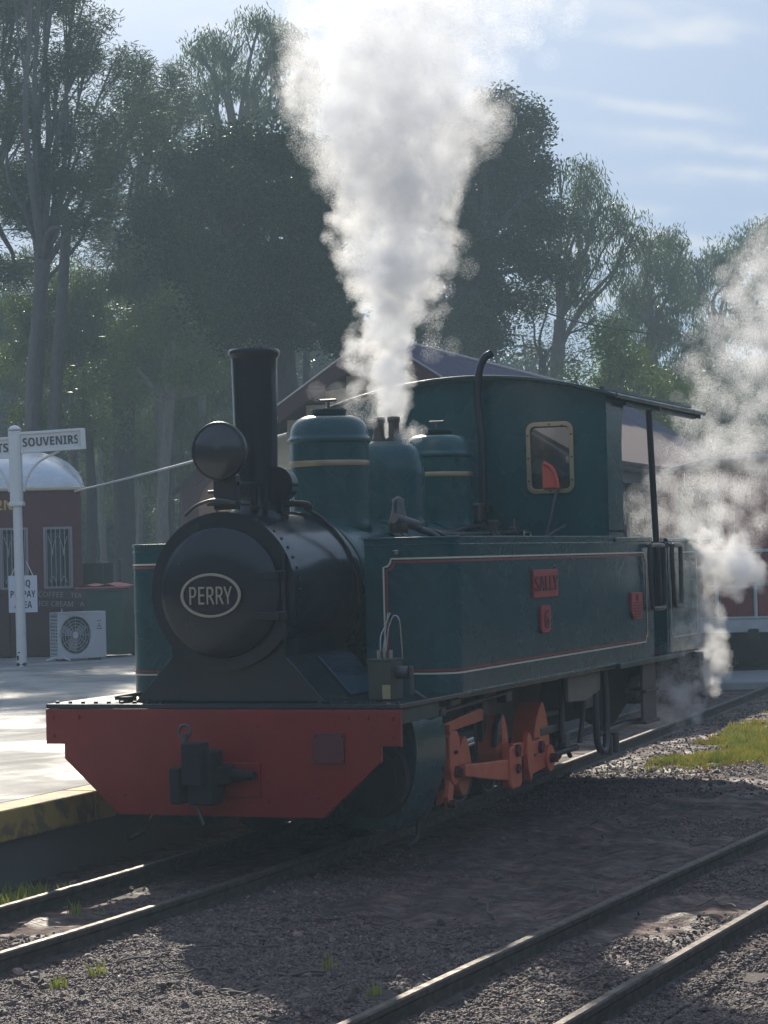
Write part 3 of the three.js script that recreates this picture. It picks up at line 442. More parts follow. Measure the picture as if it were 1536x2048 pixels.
  for (const sg of [1, -1]) {
    const x0 = sg > 0 ? 0.358 : -0.662, fr = rrect(x0, 1.798, x0 + 0.304, 2.238, 0.055); fr.holes.push(rrect(x0 + 0.028, 1.826, x0 + 0.276, 2.21, 0.03));
    const wf = add('window_frame', ext(fr, 0.016, 0.003).translate(0, 0, -3.703), M.brass);
    const b = []; for (const [u, v] of [[0.152, 0.426], [0.014, 0.36], [0.014, 0.22], [0.014, 0.08], [0.29, 0.36], [0.29, 0.22], [0.29, 0.08], [0.152, 0.014]]) b.push(bolt(3.686, x0 + u, 1.798 + v, 'z', 0.0065, 0.006)); add('screw', b, M.dark, wf, { kind: 'stuff' });
    add('window_glass', box(0.262, 0.398, 0.004, x0 + 0.152, 2.018, -3.708), M.glassDark, wf);
  }
  const roofS = (o, t) => { const s = new THREE.Shape(); for (let i = 0; i <= 28; i++) { const w = -0.95 + 1.9 * i / 28; i ? s.lineTo(w, arc(w) + o) : s.moveTo(w, arc(w) + o); } for (let i = 28; i >= 0; i--) { const w = -0.95 + 1.9 * i / 28; s.lineTo(w, arc(w) + o + t); } s.closePath(); return s; };
  const roof = add('cab_roof', [ext(roofS(0.004, 0.02), 2.24, 0.003).translate(0, 0, -5.87)], M.greenDull);
  add('roof_beading', [rod(q(3.63, 0.955, arc(0.95) + 0.012), q(5.87, 0.955, arc(0.95) + 0.012), 0.014), rod(q(3.63, -0.955, arc(0.95) + 0.012), q(5.87, -0.955, arc(0.95) + 0.012), 0.014), box(0.03, 0.02, 1.8, 0.90, 2.348, -4.9), box(0.025, 0.018, 2.2, 0.86, arc(0.86) + 0.034, -4.75), ext(roofS(-0.03, 0.033), 0.03, 0.002).translate(0, 0, -4.72), ext(roofS(-0.03, 0.033), 0.03, 0.002).translate(0, 0, -5.8)], M.greenDull, roof);
  add('cab_floor', box(1.72, 0.03, 1.26, 0, 0.77, -4.34), M.dark);
  add('boiler_backhead', [axial(0.36, 3.72, 3.85, 0, 1.29), rbox(0.7, 0.5, 0.12, 0, 1.05, -3.79, 0.03), rod(q(3.87, 0.0, 1.5), q(3.87, 0.3, 1.62), 0.012), rod(q(3.9, -0.2, 1.4), q(3.9, -0.2, 1.7), 0.02), rbox(0.3, 0.25, 0.05, 0, 1.05, -3.87)], M.dark);
  add('bunker_back', [rbox(1.76, 0.75, 0.025, 0, 1.125, -5.82, 0.008), rbox(1.66, 0.74, 0.025, 0, 1.125, -4.97, 0.006)], M.green);
  add('rear_beam', rbox(1.84, 0.36, 0.035, 0, 0.55, -5.80, 0.005), M.dark);
}
// rolled flag leaning at the cab window
{ const f = thing('signal_flag', 'furled orange red flag on a thin stick below the cab window', 'flag', ORIGIN, -YAW);
  obj('stick', tube([[0.50, 1.53, -3.60], [0.53, 1.65, -3.62], [0.545, 1.74, -3.64], [0.565, 1.835, -3.655]], 0.0095, 24), M.iron, f);
  const sh = new THREE.Shape(); sh.moveTo(0.468, 1.828); sh.lineTo(0.568, 1.828); sh.bezierCurveTo(0.556, 1.90, 0.53, 1.955, 0.482, 1.985); sh.lineTo(0.466, 1.98); sh.closePath();
  obj('flag_cloth', [ext(sh, 0.03, 0.008).translate(0, 0, -3.685), tube([[0.57, 1.83, -3.652], [0.556, 1.90, -3.652], [0.53, 1.955, -3.652], [0.478, 1.987, -3.655]], 0.012, 16)], std(0.62, 0.10, 0.06, 0.7), f);
}

// ---------- station building (track axes) ----------
{
  const st = thing('station_building', 'timber station building with maroon corrugated gable roof behind the locomotive', 'station building', ORIGIN, -YAW);
  { const d = 2.4 * Math.PI / 180, pv = onTrack(12.5, -4.02); st.rotation.y = -(YAW - d); st.position.copy(pv).sub(new THREE.Vector3(-4.02, 0, -12.5).applyAxisAngle(new THREE.Vector3(0, 1, 0), st.rotation.y)); }
  const s0 = 12.5, s1 = 23, RW = -4.02, RH = 3.70, EW = -2.0, EH = 2.38, FW = -6.05, FH = 2.40, wallN = -2.85, wallF = -5.65;
  const board = std(0.62, 0.53, 0.38, 0.75, { map: mottle, bumpMap: grain, bumpScale: 0.003 }), mar = std(0.06, 0.045, 0.095, 0.42, { map: mottle }), marWood = std(0.06, 0.018, 0.022, 0.65, { map: mottle }), brown = std(0.10, 0.05, 0.045, 0.7, { map: mottle });
  const roofH = (w) => (w > RW ? lerp(RH, EH, (w - RW) / (EW - RW)) : lerp(RH, FH, (RW - w) / (RW - FW)));
  // gable end: one weatherboard after another
  for (let h = PLAT; h < 3.66; h += 0.145) {
    const top = h + 0.155; let a = wallF, b = wallN;
    if (roofH(b) - 0.06 < top) { while (b > RW && roofH(b) - 0.06 < top) b -= 0.02; }
    if (roofH(a) - 0.06 < top) { while (a < RW && roofH(a) - 0.06 < top) a += 0.02; }
    if (b - a < 0.15) break;
    const g = box(b - a, 0.15, 0.02, (a + b) / 2, h + 0.075, -s0); g.rotateX(0); const p = g.attributes.position; for (let i = 0; i < p.count; i++) if (p.getY(i) < h + 0.02) p.setZ(i, p.getZ(i) + 0.016); g.computeVertexNormals();
    obj('weatherboard', g, board, st);
  }
  obj('wall', [box(0.12, 2.0, s1 - s0 - 0.3, wallN, 1.3, -(s0 + s1) / 2 - 0.1), box(0.12, 2.2, s1 - s0 - 0.3, wallF, 1.4, -(s0 + s1) / 2 - 0.1)], brown, st);
  // vertical boards of the track side wall
  for (let s = s0 + 0.3; s < s1; s += 0.35) obj('wall_board', box(0.02, 1.95, 0.32, wallN + 0.075, 1.28, -s - 0.16), marWood, st);
  // corrugated sheets
  const corr = (wA, hA, wB, hB, len) => { const n = Math.round(len / 0.038), pos = [], L = Math.hypot(wB - wA, hB - hA), nw = -(hB - hA) / L * Math.sign(wB - wA || 1), nh = Math.abs(wB - wA) / L; const P = (i, k) => { const o = 0.011 * Math.cos(i * Math.PI), w = k ? wB : wA, h = k ? hB : hA; return [w + nw * o, h + nh * o, -i * 0.038]; };
    for (let i = 0; i < n; i++) { const a = P(i, 0), b = P(i, 1), c = P(i + 1, 0), d = P(i + 1, 1); pos.push(...a, ...b, ...c, ...c, ...b, ...d); } const g = new THREE.BufferGeometry(); g.setAttribute('position', new THREE.Float32BufferAttribute(pos, 3)); g.computeVertexNormals(); return g; };
  const ro = s0 - 0.35;
  for (let k = 0; k < 14; k++) { const s = ro + k * 0.76; for (const [a, b, c, d] of [[RW, RH, EW, EH], [RW, RH, FW, FH]]) obj('roof_sheet', corr(a, RH + 0.02 + 0.002 * (k % 2), c, d + 0.02 + 0.002 * (k % 2), 0.79).translate(0, 0, -s), mar, st); }
  obj('ridge_cap', [rod([RW, RH + 0.035, -ro], [RW, RH + 0.035, -s1 - 0.3], 0.028)], std(0.14, 0.11, 0.13, 0.4, { metalness: 0.4 }), st);
  const barge = (a, b) => { const g = ext(poly([[a[0], a[1] + 0.02], [b[0], b[1] + 0.02], [b[0], b[1] - 0.15], [a[0], a[1] - 0.15]]), 0.03, 0.003); return g.translate(0, 0, -ro - 0.01); };
  obj('barge_board', barge([RW, RH], [FW, FH]), marWood, st); obj('barge_board', barge([RW, RH], [EW, EH]), marWood, st);
  for (const [a, b] of [[[RW, RH], [FW, FH]], [[RW, RH], [EW, EH]]]) obj('verge_cap', rod([a[0], a[1] + 0.04, -ro + 0.01], [b[0], b[1] + 0.04, -ro + 0.01], 0.012), std(0.30, 0.29, 0.29, 0.45, { metalness: 0.5 }), st);
  obj('soffit', [ext(poly([[RW, RH - 0.03], [EW + 0.1, EH + 0.04], [EW + 0.1, EH + 0.0], [RW, RH - 0.07]]), s1 - s0 + 0.2, 0).translate(0, 0, -s1), ext(poly([[RW, RH - 0.03], [FW - 0.0, FH - 0.0], [FW, FH - 0.04], [RW, RH - 0.07]]), s1 - s0 + 0.2, 0).translate(0, 0, -s1)], marWood, st);
  obj('gutter', [rod([EW + 0.03, EH - 0.01, -ro], [EW + 0.03, EH - 0.01, -s1], 0.045), box(0.02, 0.16, s1 - ro, EW - 0.06, EH - 0.09, -(ro + s1) / 2)], std(0.16, 0.15, 0.16, 0.5), st);
  for (let s = s0 + 0.2; s < s1; s += 2.6) { obj('veranda_post', rbox(0.10, EH - PLAT - 0.15, 0.10, EW - 0.2, PLAT + (EH - PLAT - 0.15) / 2, -s, 0.01), marWood, st); obj('post_bracket', [rod([EW - 0.2, EH - 0.62, -s - 0.05], [EW - 0.2, EH - 0.12, -s - 0.55], 0.03, 0.03, 6), rod([EW - 0.2, EH - 0.62, -s + 0.05], [EW - 0.2, EH - 0.12, -s + 0.55], 0.03, 0.03, 6), rod([EW - 0.2, EH - 0.7, -s], [wallN, EH - 0.1, -s], 0.03, 0.03, 6)], marWood, st); }
  for (const s of [13.8, 16, 18.4, 20.6]) { obj('window', rbox(0.06, 0.95, 0.8, wallN + 0.1, 1.45, -s, 0.01), std(0.5, 0.47, 0.4, 0.6), st); obj('pane', box(0.02, 0.82, 0.66, wallN + 0.13, 1.45, -s), std(0.03, 0.035, 0.04, 0.08), st); }
}
// ---------- red carriage standing end-on beyond the locomotive ----------
{
  const p = at(1508, 1250, 27.0);
  const c = thing('passenger_carriage', 'red passenger carriage end with white headstock behind the right-hand steam', 'railway carriage', [p.x, 0, p.z], -0.20);
  const red = std(0.24, 0.022, 0.026, 0.5, { map: mottle }), wh = std(0.60, 0.61, 0.62, 0.5, { map: mottle });
  const W = 2.3;
  for (let k = 0; k < 12; k++) obj('end_panel', rbox(W / 12 - 0.008, 1.75, 0.05, -W / 2 + (k + 0.5) * W / 12, 0.62 + 0.875, 0, 0.008), red, c);
  obj('body', [box(0.05, 1.8, 9, -W / 2 + 0.03, 1.5, -4.55), box(0.05, 1.8, 9, W / 2 - 0.03, 1.5, -4.55), box(W - 0.1, 0.08, 9, 0, 0.58, -4.55)], red, c);
  obj('headstock', rbox(W + 0.06, 0.16, 0.10, 0, 0.525, 0.06, 0.01), wh, c); obj('sill_strip', rbox(W + 0.1, 0.025, 0.12, 0, 0.62, 0.06, 0.006), wh, c);
  obj('rail_strip', rbox(W, 0.035, 0.04, 0, 1.41, 0.045, 0.006), wh, c);
  for (const x of [-0.42, 0.03, 0.7]) obj('hand_pole', rod([x, 0.63, 0.09], [x, 1.0, 0.09], 0.022), wh, c);
  obj('lower_rail', rod([-W / 2, 0.99, 0.09], [W / 2, 0.99, 0.09], 0.014), M.iron, c);
  const rs = new THREE.Shape(); rs.moveTo(-W / 2 - 0.08, 2.3); rs.quadraticCurveTo(0, 2.78, W / 2 + 0.08, 2.3); rs.lineTo(W / 2 + 0.08, 2.26); rs.quadraticCurveTo(0, 2.72, -W / 2 - 0.08, 2.26); rs.closePath();
  obj('roof', ext(rs, 9.6, 0.004).translate(0, 0, -9.2), std(0.30, 0.30, 0.32, 0.5), c);
  for (const x of [-0.6, 0.6]) obj('end_window', box(0.5, 0.7, 0.03, x, 1.85, 0.02), std(0.03, 0.03, 0.035, 0.1), c);
  obj('underframe', [box(1.5, 0.28, 8.4, 0, 0.36, -4.6), box(1.2, 0.3, 0.9, 0, 0.22, -1.4), box(1.2, 0.3, 0.9, 0, 0.22, -7.2)], M.dark, c);
  for (const z of [-0.9, -1.8, -6.8, -7.7]) for (const x of [-0.32, 0.32]) obj('wheel', new THREE.CylinderGeometry(0.22, 0.22, 0.08, 28).rotateZ(P2).translate(x, 0.2, z), M.iron, c);
  obj('coupler', [rbox(0.12, 0.14, 0.25, 0, 0.42, 0.18, 0.02)], M.dark, c);
}
// ---------- kiosk in an old second class carriage ----------
{
  const D = 28.4, p = at(168, 1310, D), base = PLAT;
  const k = thing('kiosk_carriage', 'old red second class carriage used as a kiosk, silver rounded roof', 'railway carriage', [p.x, base, p.z], 0.131);
  const red = std(0.12, 0.020, 0.026, 0.55, { map: mottle }), low = std(0.075, 0.016, 0.022, 0.6, { map: mottle }), silver = std(0.62, 0.64, 0.66, 0.42, { metalness: 0.35, roughnessMap: roughPaint }), cr = std(0.60, 0.52, 0.34, 0.55);
  const L = 7.2, EH = 2.08, H2 = 0.85;                   // the body runs to the left of its near right-hand corner
  const winX = [-0.42, -0.95, -1.85, -2.7];
  // upper side in planks with gaps for the windows
  const holes = (s) => { for (const [x0, x1] of [[-0.46, -0.125], [-1.0, -0.67], [-1.9, -1.5]]) s.holes.push(rrect(x0, 0.86, x1, 1.60, 0.01)); return s; };
  obj('upper_side', ext(holes(rrect(-L, H2 - 0.02, 0, EH, 0.005)), 0.05, 0.003).translate(0, 0, -0.05), red, k);
  for (let i = 0; i < 8; i++) obj('lower_panel', rbox(0.89, H2 - 0.05, 0.04, -0.45 - i * 0.9, (H2 - 0.05) / 2 + 0.01, -0.03, 0.008), low, k);
  obj('waist_moulding', [rbox(L, 0.045, 0.05, -L / 2, H2 - 0.03, 0.0, 0.01)], low, k);
  obj('end_wall', [box(0.05, EH, 2.2, -0.025, EH / 2, -1.15), box(0.05, EH, 2.2, -L + 0.02, EH / 2, -1.15), box(L, EH, 0.05, -L / 2, EH / 2, -2.25)], red, k);
  obj('cream_panel', box(0.9, 0.09, 0.02, -1.5, H2 - 0.06, 0.02), cr, k);
  for (const [x0, x1] of [[-0.46, -0.125], [-1.0, -0.67]]) {
    const fr = rrect(x0 - 0.012, 0.845, x1 + 0.012, 1.615, 0.012); fr.holes.push(rrect(x0 + 0.02, 0.875, x1 - 0.02, 1.585, 0.008));
    const w = obj('window', ext(fr, 0.03, 0.004).translate(0, 0, -0.012), std(0.30, 0.26, 0.28, 0.6), k);
    obj('pane', box(x1 - x0, 0.74, 0.006, (x0 + x1) / 2, 1.23, -0.035), M.glassDark, w);
    obj('curtain', (() => { const g = new THREE.PlaneGeometry(0.19, 0.60, 24, 1), q = g.attributes.position; for (let i = 0; i < q.count; i++) q.setZ(i, 0.012 * Math.sin(q.getX(i) * 110)); g.computeVertexNormals(); return g.translate(x0 + 0.13, 1.24, -0.07); })(), std(0.62, 0.68, 0.80, 0.9), w);
    const bars = []; for (let i = 0; i < 6; i++) { const x = lerp(x0 + 0.03, x1 - 0.03, i / 5); bars.push(rod([x, 0.86, 0.02], [x, 1.6, 0.02], 0.0055, 0.0055, 6)); }
    for (const sx of [0.3, 0.7]) { const x = lerp(x0, x1, sx); bars.push(tube([[x - 0.05, 1.5, 0.022], [x - 0.01, 1.36, 0.022], [x, 1.25, 0.022], [x + 0.01, 1.36, 0.022], [x + 0.05, 1.5, 0.022]], 0.005, 20, 6), tube([[x - 0.04, 0.92, 0.022], [x, 1.0, 0.022], [x + 0.04, 0.92, 0.022]], 0.005, 14, 6)); }
    obj('window_bars', bars, std(0.38, 0.36, 0.38, 0.5), w);
  }
  obj('floor', box(L, 0.06, 2.2, -L / 2, 0.1, -1.15), low, k);
  obj('eave_moulding', [rbox(L + 0.06, 0.045, 0.08, -L / 2 + 0.03, EH + 0.01, 0.02, 0.015), rbox(0.08, 0.045, 2.3, 0.02, EH + 0.01, -1.15, 0.015)], cr, k);
  { // roof: half ellipse along the body with a rounded end
    const nu = 20, nv = 28, pos = [], R = 1.15, RHt = 0.50, E = 0.66;
    const P = (u, v) => { const t = v * Math.PI, z = -1.12 + R * Math.cos(t), y = RHt * Math.sin(t); if (u <= 0.5) return [lerp(-L, -E, u * 2), EH + 0.03 + y, z]; const a = (u - 0.5) * 2 * P2; return [-E + (E + 0.05) * Math.sin(a), EH + 0.03 + y * Math.cos(a), -1.12 + (z + 1.12) * Math.pow(Math.cos(a), 0.35)]; };
    const g = new THREE.PlaneGeometry(1, 1, nu, nv), q = g.attributes.position; for (let i = 0; i < q.count; i++) q.setXYZ(i, ...P(q.getX(i) + 0.5, q.getY(i) + 0.5)); g.computeVertexNormals(); obj('roof', g, silver, k);
  }
  obj('lettering', [text('2ND', 0.125, 0.008, font, 0.95).translate(-0.885, 1.90, 0.002)], std(0.62, 0.40, 0.10, 0.5), k);
}
// ---------- finger post ----------
{
  const p = at(44, 1333, 25.8), k = thing('direction_sign', 'white wooden finger post with raised lettering on the platform', 'signpost', [p.x, PLAT, p.z], 0);
  k.rotation.z = 0.008;
  obj('post', [rod([0, 0, 0], [0, 1.86, 0], 0.058, 0.052, 24)], M.white, k);
  obj('square_head', [rbox(0.135, 0.86, 0.135, -0.005, 2.24, 0, 0.012), rbox(0.165, 0.05, 0.165, -0.005, 1.84, 0, 0.012), lathe([[0.001, 0.06], [0.04, 0.05], [0.07, 0.02], [0.085, 0], [0.001, -0.01]], 24).translate(-0.005, 2.675, 0), rbox(0.012, 0.7, 0.02, 0.035, 2.22, 0.07, 0.003)], M.white, k);
  obj('worn_foot', [rbox(0.115, 0.05, 0.115, 0, 0.025, 0, 0.03), rbox(0.02, 0.05, 0.012, -0.035, 0.10, 0.052, 0.005), rbox(0.03, 0.012, 0.012, -0.02, 0.16, 0.052, 0.004)], M.dark, k);
  for (const sg of [1, -1]) {
    const arm = new THREE.Group(); arm.name = 'sign_arm'; k.add(arm); arm.position.set(0.06 * sg, sg > 0 ? 2.53 : 2.48, 0.03); arm.rotation.z = 0.035; 
    obj('board', [rbox(0.70, 0.215, 0.03, 0.35 * sg, 0, 0, 0.004)], M.white, arm);
    obj('frame_moulding', [rbox(0.71, 0.03, 0.055, 0.355 * sg, 0.105, 0.01, 0.006), rbox(0.71, 0.03, 0.055, 0.355 * sg, -0.105, 0.01, 0.006), rbox(0.05, 0.235, 0.06, 0.715 * sg, 0, 0.01, 0.006), rbox(0.012, 0.16, 0.045, 0.66 * sg, 0, 0.01, 0.003)], M.white, arm);
    obj('lettering', text(sg > 0 ? 'SOUVENIRS' : 'TICKETS', 0.098, 0.008, font, sg > 0 ? 0.86 : 0.95).translate(sg > 0 ? 0.345 : -0.26, 0, 0.016), std(0.05, 0.055, 0.07, 0.6), arm);
    obj('brace', tube([[0.08 * sg, 1.98, 0.01], [0.13 * sg, 2.15, 0.01], [0.26 * sg, 2.31, 0.01], [0.50 * sg, 2.425 - (sg < 0 ? 0.06 : 0), 0.01]], 0.015, 26, 8), M.white, k);
  }
}
// ---------- things standing by the kiosk ----------
{
  const cv = (w, h, f) => { const c = document.createElement('canvas'); c.width = w; c.height = h; f(c.getContext('2d'), w, h); const t = new THREE.CanvasTexture(c); t.colorSpace = THREE.SRGBColorSpace; return t; };
  const board = (w, h, t) => { const g = new THREE.BoxGeometry(w, h, t); return g; };
  { const p = at(46, 1188, 26.6), k = thing('notice_board', 'white hanging board with black letters behind the finger post', 'notice board', [p.x, p.y, p.z], 0.0);
    const paper = std(0.70, 0.73, 0.78, 0.6);
    obj('panel', rbox(0.335, 0.43, 0.012, 0, 0, 0, 0.003), paper, k);
    const ink = std(0.03, 0.035, 0.05, 0.7); obj('lettering', [text('BBQ', 0.08, 0.003, font, 0.75).translate(0.01, 0.115, 0.006), text('PREPAY', 0.08, 0.003, font, 0.74).translate(0, 0, 0.006), text('AREA', 0.08, 0.003, font, 0.75).translate(0, -0.125, 0.006)], ink, k);
    obj('cord', [rod([-0.13, 0.215, 0], [-0.06, 0.38, 0], 0.006, 0.006, 6), rod([0.12, 0.215, 0], [0.045, 0.38, 0], 0.006, 0.006, 6)], M.white, k); }
  { const p = at(124, 1196, 26.9), k = thing('menu_board', 'narrow brown hand-lettered board above the air conditioner', 'sign', [p.x, p.y, p.z], 0.0); k.rotation.z = -0.04;
    obj('plank', rbox(0.60, 0.105, 0.02, -0.0, 0.035, 0, 0.004), std(0.075, 0.055, 0.05, 0.8, { map: mottle }), k); obj('plank', rbox(0.60, 0.10, 0.02, 0.0, -0.072, 0, 0.004), std(0.065, 0.05, 0.046, 0.8, { map: mottle }), k);
    const pale = std(0.34, 0.29, 0.27, 0.8); obj('lettering', [text('COFFEE', 0.062, 0.004, fontR, 1.05).translate(-0.13, 0.04, 0.01), text('TEA', 0.055, 0.004, fontR, 1.05).translate(0.17, 0.035, 0.01), text('ICE CREAM', 0.062, 0.004, fontR, 0.98).translate(-0.07, -0.068, 0.01), text('A', 0.055, 0.004, fontR).translate(0.24, -0.065, 0.01)], pale, k); }
  { const p = at(157, 1309, 27.2), k = thing('air_conditioner', 'white outdoor air conditioner unit with round fan grille beside the bin', 'air conditioner', [p.x, PLAT, p.z], 0.52); k.scale.setScalar(0.93);
    const w = std(0.62, 0.63, 0.64, 0.5), gr = std(0.35, 0.36, 0.37, 0.5);
    const sh = rrect(-0.33, 0.03, 0.33, 0.62, 0.02); const c1 = new THREE.Path(); c1.absellipse(-0.09, 0.325, 0.215, 0.245, 0, TAU); sh.holes.push(c1);
    obj('case_front', ext(sh, 0.02, 0.004, 32).translate(0, 0, 0.12), w, k);
    obj('case', [box(0.66, 0.02, 0.26, 0, 0.61, 0), box(0.66, 0.03, 0.26, 0, 0.04, 0), box(0.015, 0.59, 0.26, 0.322, 0.32, 0), box(0.66, 0.59, 0.02, 0, 0.32, -0.13), box(0.2, 0.56, 0.04, 0.22, 0.32, 0.10)], w, k);
    const slats = []; for (let i = 0; i < 13; i++) slats.push(box(0.012, 0.012, 0.26, -0.325, 0.07 + i * 0.043, 0)); for (const z of [-0.12, -0.04, 0.05, 0.12]) slats.push(box(0.012, 0.58, 0.012, -0.325, 0.32, z)); obj('side_grille', slats, w, k);
    obj('fan_well', new THREE.CylinderGeometry(0.235, 0.235, 0.02, 36).rotateX(P2).translate(-0.09, 0.325, 0.02), std(0.10, 0.11, 0.11, 0.7), k);
    const bl = []; for (let i = 0; i < 3; i++) { const g = new THREE.SphereGeometry(0.1, 14, 10).scale(1.0, 0.62, 0.06).translate(0.11, 0, 0).rotateX(0.4).rotateZ(i * TAU / 3 + 0.5); bl.push(g.translate(-0.09, 0.325, 0.06)); } bl.push(new THREE.CylinderGeometry(0.045, 0.05, 0.05, 20).rotateX(P2).translate(-0.09, 0.325, 0.07)); obj('fan', bl, gr, k);
    const rg = []; for (let i = 1; i <= 6; i++) rg.push(new THREE.TorusGeometry(0.035 * i, 0.003, 5, 36).scale(1, 1.14, 1).translate(-0.09, 0.325, 0.14)); for (let i = 0; i < 12; i++) { const a = i / 12 * TAU; rg.push(rod([-0.09, 0.325, 0.14], [-0.09 + 0.213 * Math.cos(a), 0.325 + 0.243 * Math.sin(a), 0.14], 0.0025, 0.0025, 5)); } rg.push(new THREE.CylinderGeometry(0.034, 0.034, 0.01, 20).rotateX(P2).scale(1, 1.3, 1).translate(-0.09, 0.325, 0.145)); obj('fan_guard', rg, w, k);
    const lg = []; { const d = 0.022; for (const [x, y, r] of [[0, 0.018, 0], [-0.016, -0.009, 2.1], [0.016, -0.009, -2.1]]) lg.push(ext(poly([[0, d * 0.75], [d * 0.42, 0], [0, -d * 0.75], [-d * 0.42, 0]]), 0.002).rotateZ(r).translate(0.235 + x, 0.44 + y, 0.14)); }
    obj('logo', [lg, box(0.07, 0.012, 0.002, 0.235, 0.40, 0.141), box(0.06, 0.008, 0.002, 0.235, 0.50, 0.141)], std(0.12, 0.12, 0.13, 0.6), k);
    obj('foot', [box(0.06, 0.03, 0.3, -0.22, 0.012, 0), box(0.06, 0.03, 0.3, 0.22, 0.012, 0)], M.dark, k); }
  { const p = at(118, 1312, 27.0), k = thing('folding_stand', 'thin white folding stand with splayed feet before the air conditioner', 'stand', [p.x, PLAT, p.z], 0);
    obj('leg', rod([0.015, 0.02, 0], [0.04, 0.62, -0.03], 0.008, 0.007), M.white, k); obj('foot', tube([[-0.15, 0.012, 0.04], [-0.07, 0.03, 0.02], [0.0, 0.065, 0], [0.03, 0.06, 0]], 0.011, 16, 6), M.white, k); obj('foot', tube([[0.14, 0.012, 0.06], [0.08, 0.03, 0.03], [0.03, 0.06, 0]], 0.011, 16, 6), M.white, k); }
  { const p = at(222, 1318, 28.0), k = thing('wheelie_bin', 'dark green wheelie bin with pinkish red lid by the kiosk corner', 'bin', [p.x, PLAT, p.z], -0.2);
    const g = new THREE.BoxGeometry(0.55, 0.78, 0.6, 6, 8, 6), q = g.attributes.position; for (let i = 0; i < q.count; i++) { const t = (q.getY(i) + 0.39) / 0.78, f = lerp(0.76, 1, t); q.setX(i, q.getX(i) * f); q.setZ(i, q.getZ(i) * f); } g.computeVertexNormals(); obj('body', [g.translate(0, 0.42, 0)], std(0.028, 0.095, 0.066, 0.5, { map: mottle }), k);
    obj('rim', rbox(0.66, 0.05, 0.66, 0, 0.825, 0, 0.015), std(0.028, 0.06, 0.05, 0.5), k);
    const lid = new THREE.PlaneGeometry(0.70, 0.70, 16, 8).rotateX(-P2), lp = lid.attributes.position; for (let i = 0; i < lp.count; i++) { const x = lp.getX(i), z = lp.getZ(i); lp.setY(i, 0.03 * Math.cos(x * 4) + 0.012 * Math.sin(x * 22) - 0.05 * Math.abs(z)); } lid.computeVertexNormals(); obj('lid', [lid.translate(0.02, 0.87, 0), rbox(0.68, 0.02, 0.68, 0.01, 0.852, 0, 0.006)], std(0.60, 0.16, 0.15, 0.5), k);
    for (const x of [-0.22, 0.22]) obj('wheel', new THREE.CylinderGeometry(0.09, 0.09, 0.05, 20).rotateZ(P2).translate(x, 0.09, -0.27), M.dark, k); }
  { const p = at(268, 1316, 28.4), k = thing('low_wall', 'low dark red panelled wall behind the wheelie bin', 'wall', [p.x, PLAT, p.z], 0.0);
    for (let i = 0; i < 7; i++) obj('panel', rbox(0.28, 0.60, 0.04, -0.5 + i * 0.29, 0.31, 0, 0.008), std(0.03, 0.012, 0.018, 0.7, { map: mottle }), k); obj('cap', rbox(2.2, 0.03, 0.1, 0.35, 0.625, 0, 0.008), std(0.30, 0.30, 0.33, 0.5), k); }
  { const p = at(180, 1230, 31), k = thing('timber_screen', 'dark green boarded screen behind the bin and kiosk corner', 'screen', [p.x, PLAT, p.z], 0.0);
    for (let i = 0; i < 5; i++) obj('board', rbox(0.13, 1.15, 0.03, -0.28 + i * 0.135, 0.58, 0, 0.006), std(0.025, 0.04, 0.035, 0.8, { map: mottle }), k); obj('post', rbox(0.05, 1.2, 0.05, 0.42, 0.6, 0, 0.006), M.iron, k); }
  { const p = at(446, 1060, 34), k = thing('red_shed', 'small dark red gabled shed with tan arch beyond the platform', 'shed', [p.x, 0.1, p.z], 0.1); k.scale.set(0.8, 1.05, 0.8);
    const red = std(0.085, 0.02, 0.026, 0.7, { map: mottle }), s = poly([[-0.75, 0], [0.75, 0], [0.75, 2.35], [0, 2.85], [-0.75, 2.35]]), hole = new THREE.Path(); hole.moveTo(-0.45, 0.05); hole.lineTo(-0.45, 2.0); hole.absarc(0, 2.0, 0.45, Math.PI, 0, true); hole.lineTo(0.45, 0.05); s.holes.push(hole);
    obj('front', ext(s, 0.06, 0.004), red, k); const ar = new THREE.Shape(); ar.moveTo(-0.45, 1.85); ar.lineTo(-0.45, 2.0); ar.absarc(0, 2.0, 0.45, Math.PI, 0, true); ar.lineTo(0.45, 1.85); ar.closePath(); obj('arch_panel', ext(ar, 0.03, 0.002), std(0.34, 0.17, 0.08, 0.7), k);
    obj('body', [box(0.05, 2.35, 1.6, -0.72, 1.17, -0.85), box(0.05, 2.35, 1.6, 0.72, 1.17, -0.85), box(1.45, 2.35, 0.05, 0, 1.17, -1.65)], red, k);
    obj('roof', [ext(poly([[-0.95, 2.27], [0, 2.92], [0, 2.86], [-0.95, 2.21]]), 1.9, 0.003).translate(0, 0, -1.75), ext(poly([[0, 2.92], [0.95, 2.27], [0.95, 2.21], [0, 2.86]]), 1.9, 0.003).translate(0, 0, -1.75)], std(0.05, 0.025, 0.03, 0.9), k); }
  { const a = at(150, 983, 28.0), b = at(392, 921, 24), c = at(575, 868, 21.3); const r = obj('rope', tube([a.toArray(), at(270, 953, 26).toArray(), b.toArray(), c.toArray()], 0.014, 60, 8), std(0.55, 0.55, 0.52, 0.6)); tag(r, 'pale taut rope running from the kiosk eave towards the station', 'rope'); }
  { const r = obj('overhead_wire', tube([at(1020, 596, 34).toArray(), at(1140, 640, 36).toArray(), at(1300, 668, 38).toArray()], 0.014, 40, 6), M.dark); tag(r, 'thin dark overhead wire crossing in front of the right-hand trees', 'wire'); }
}

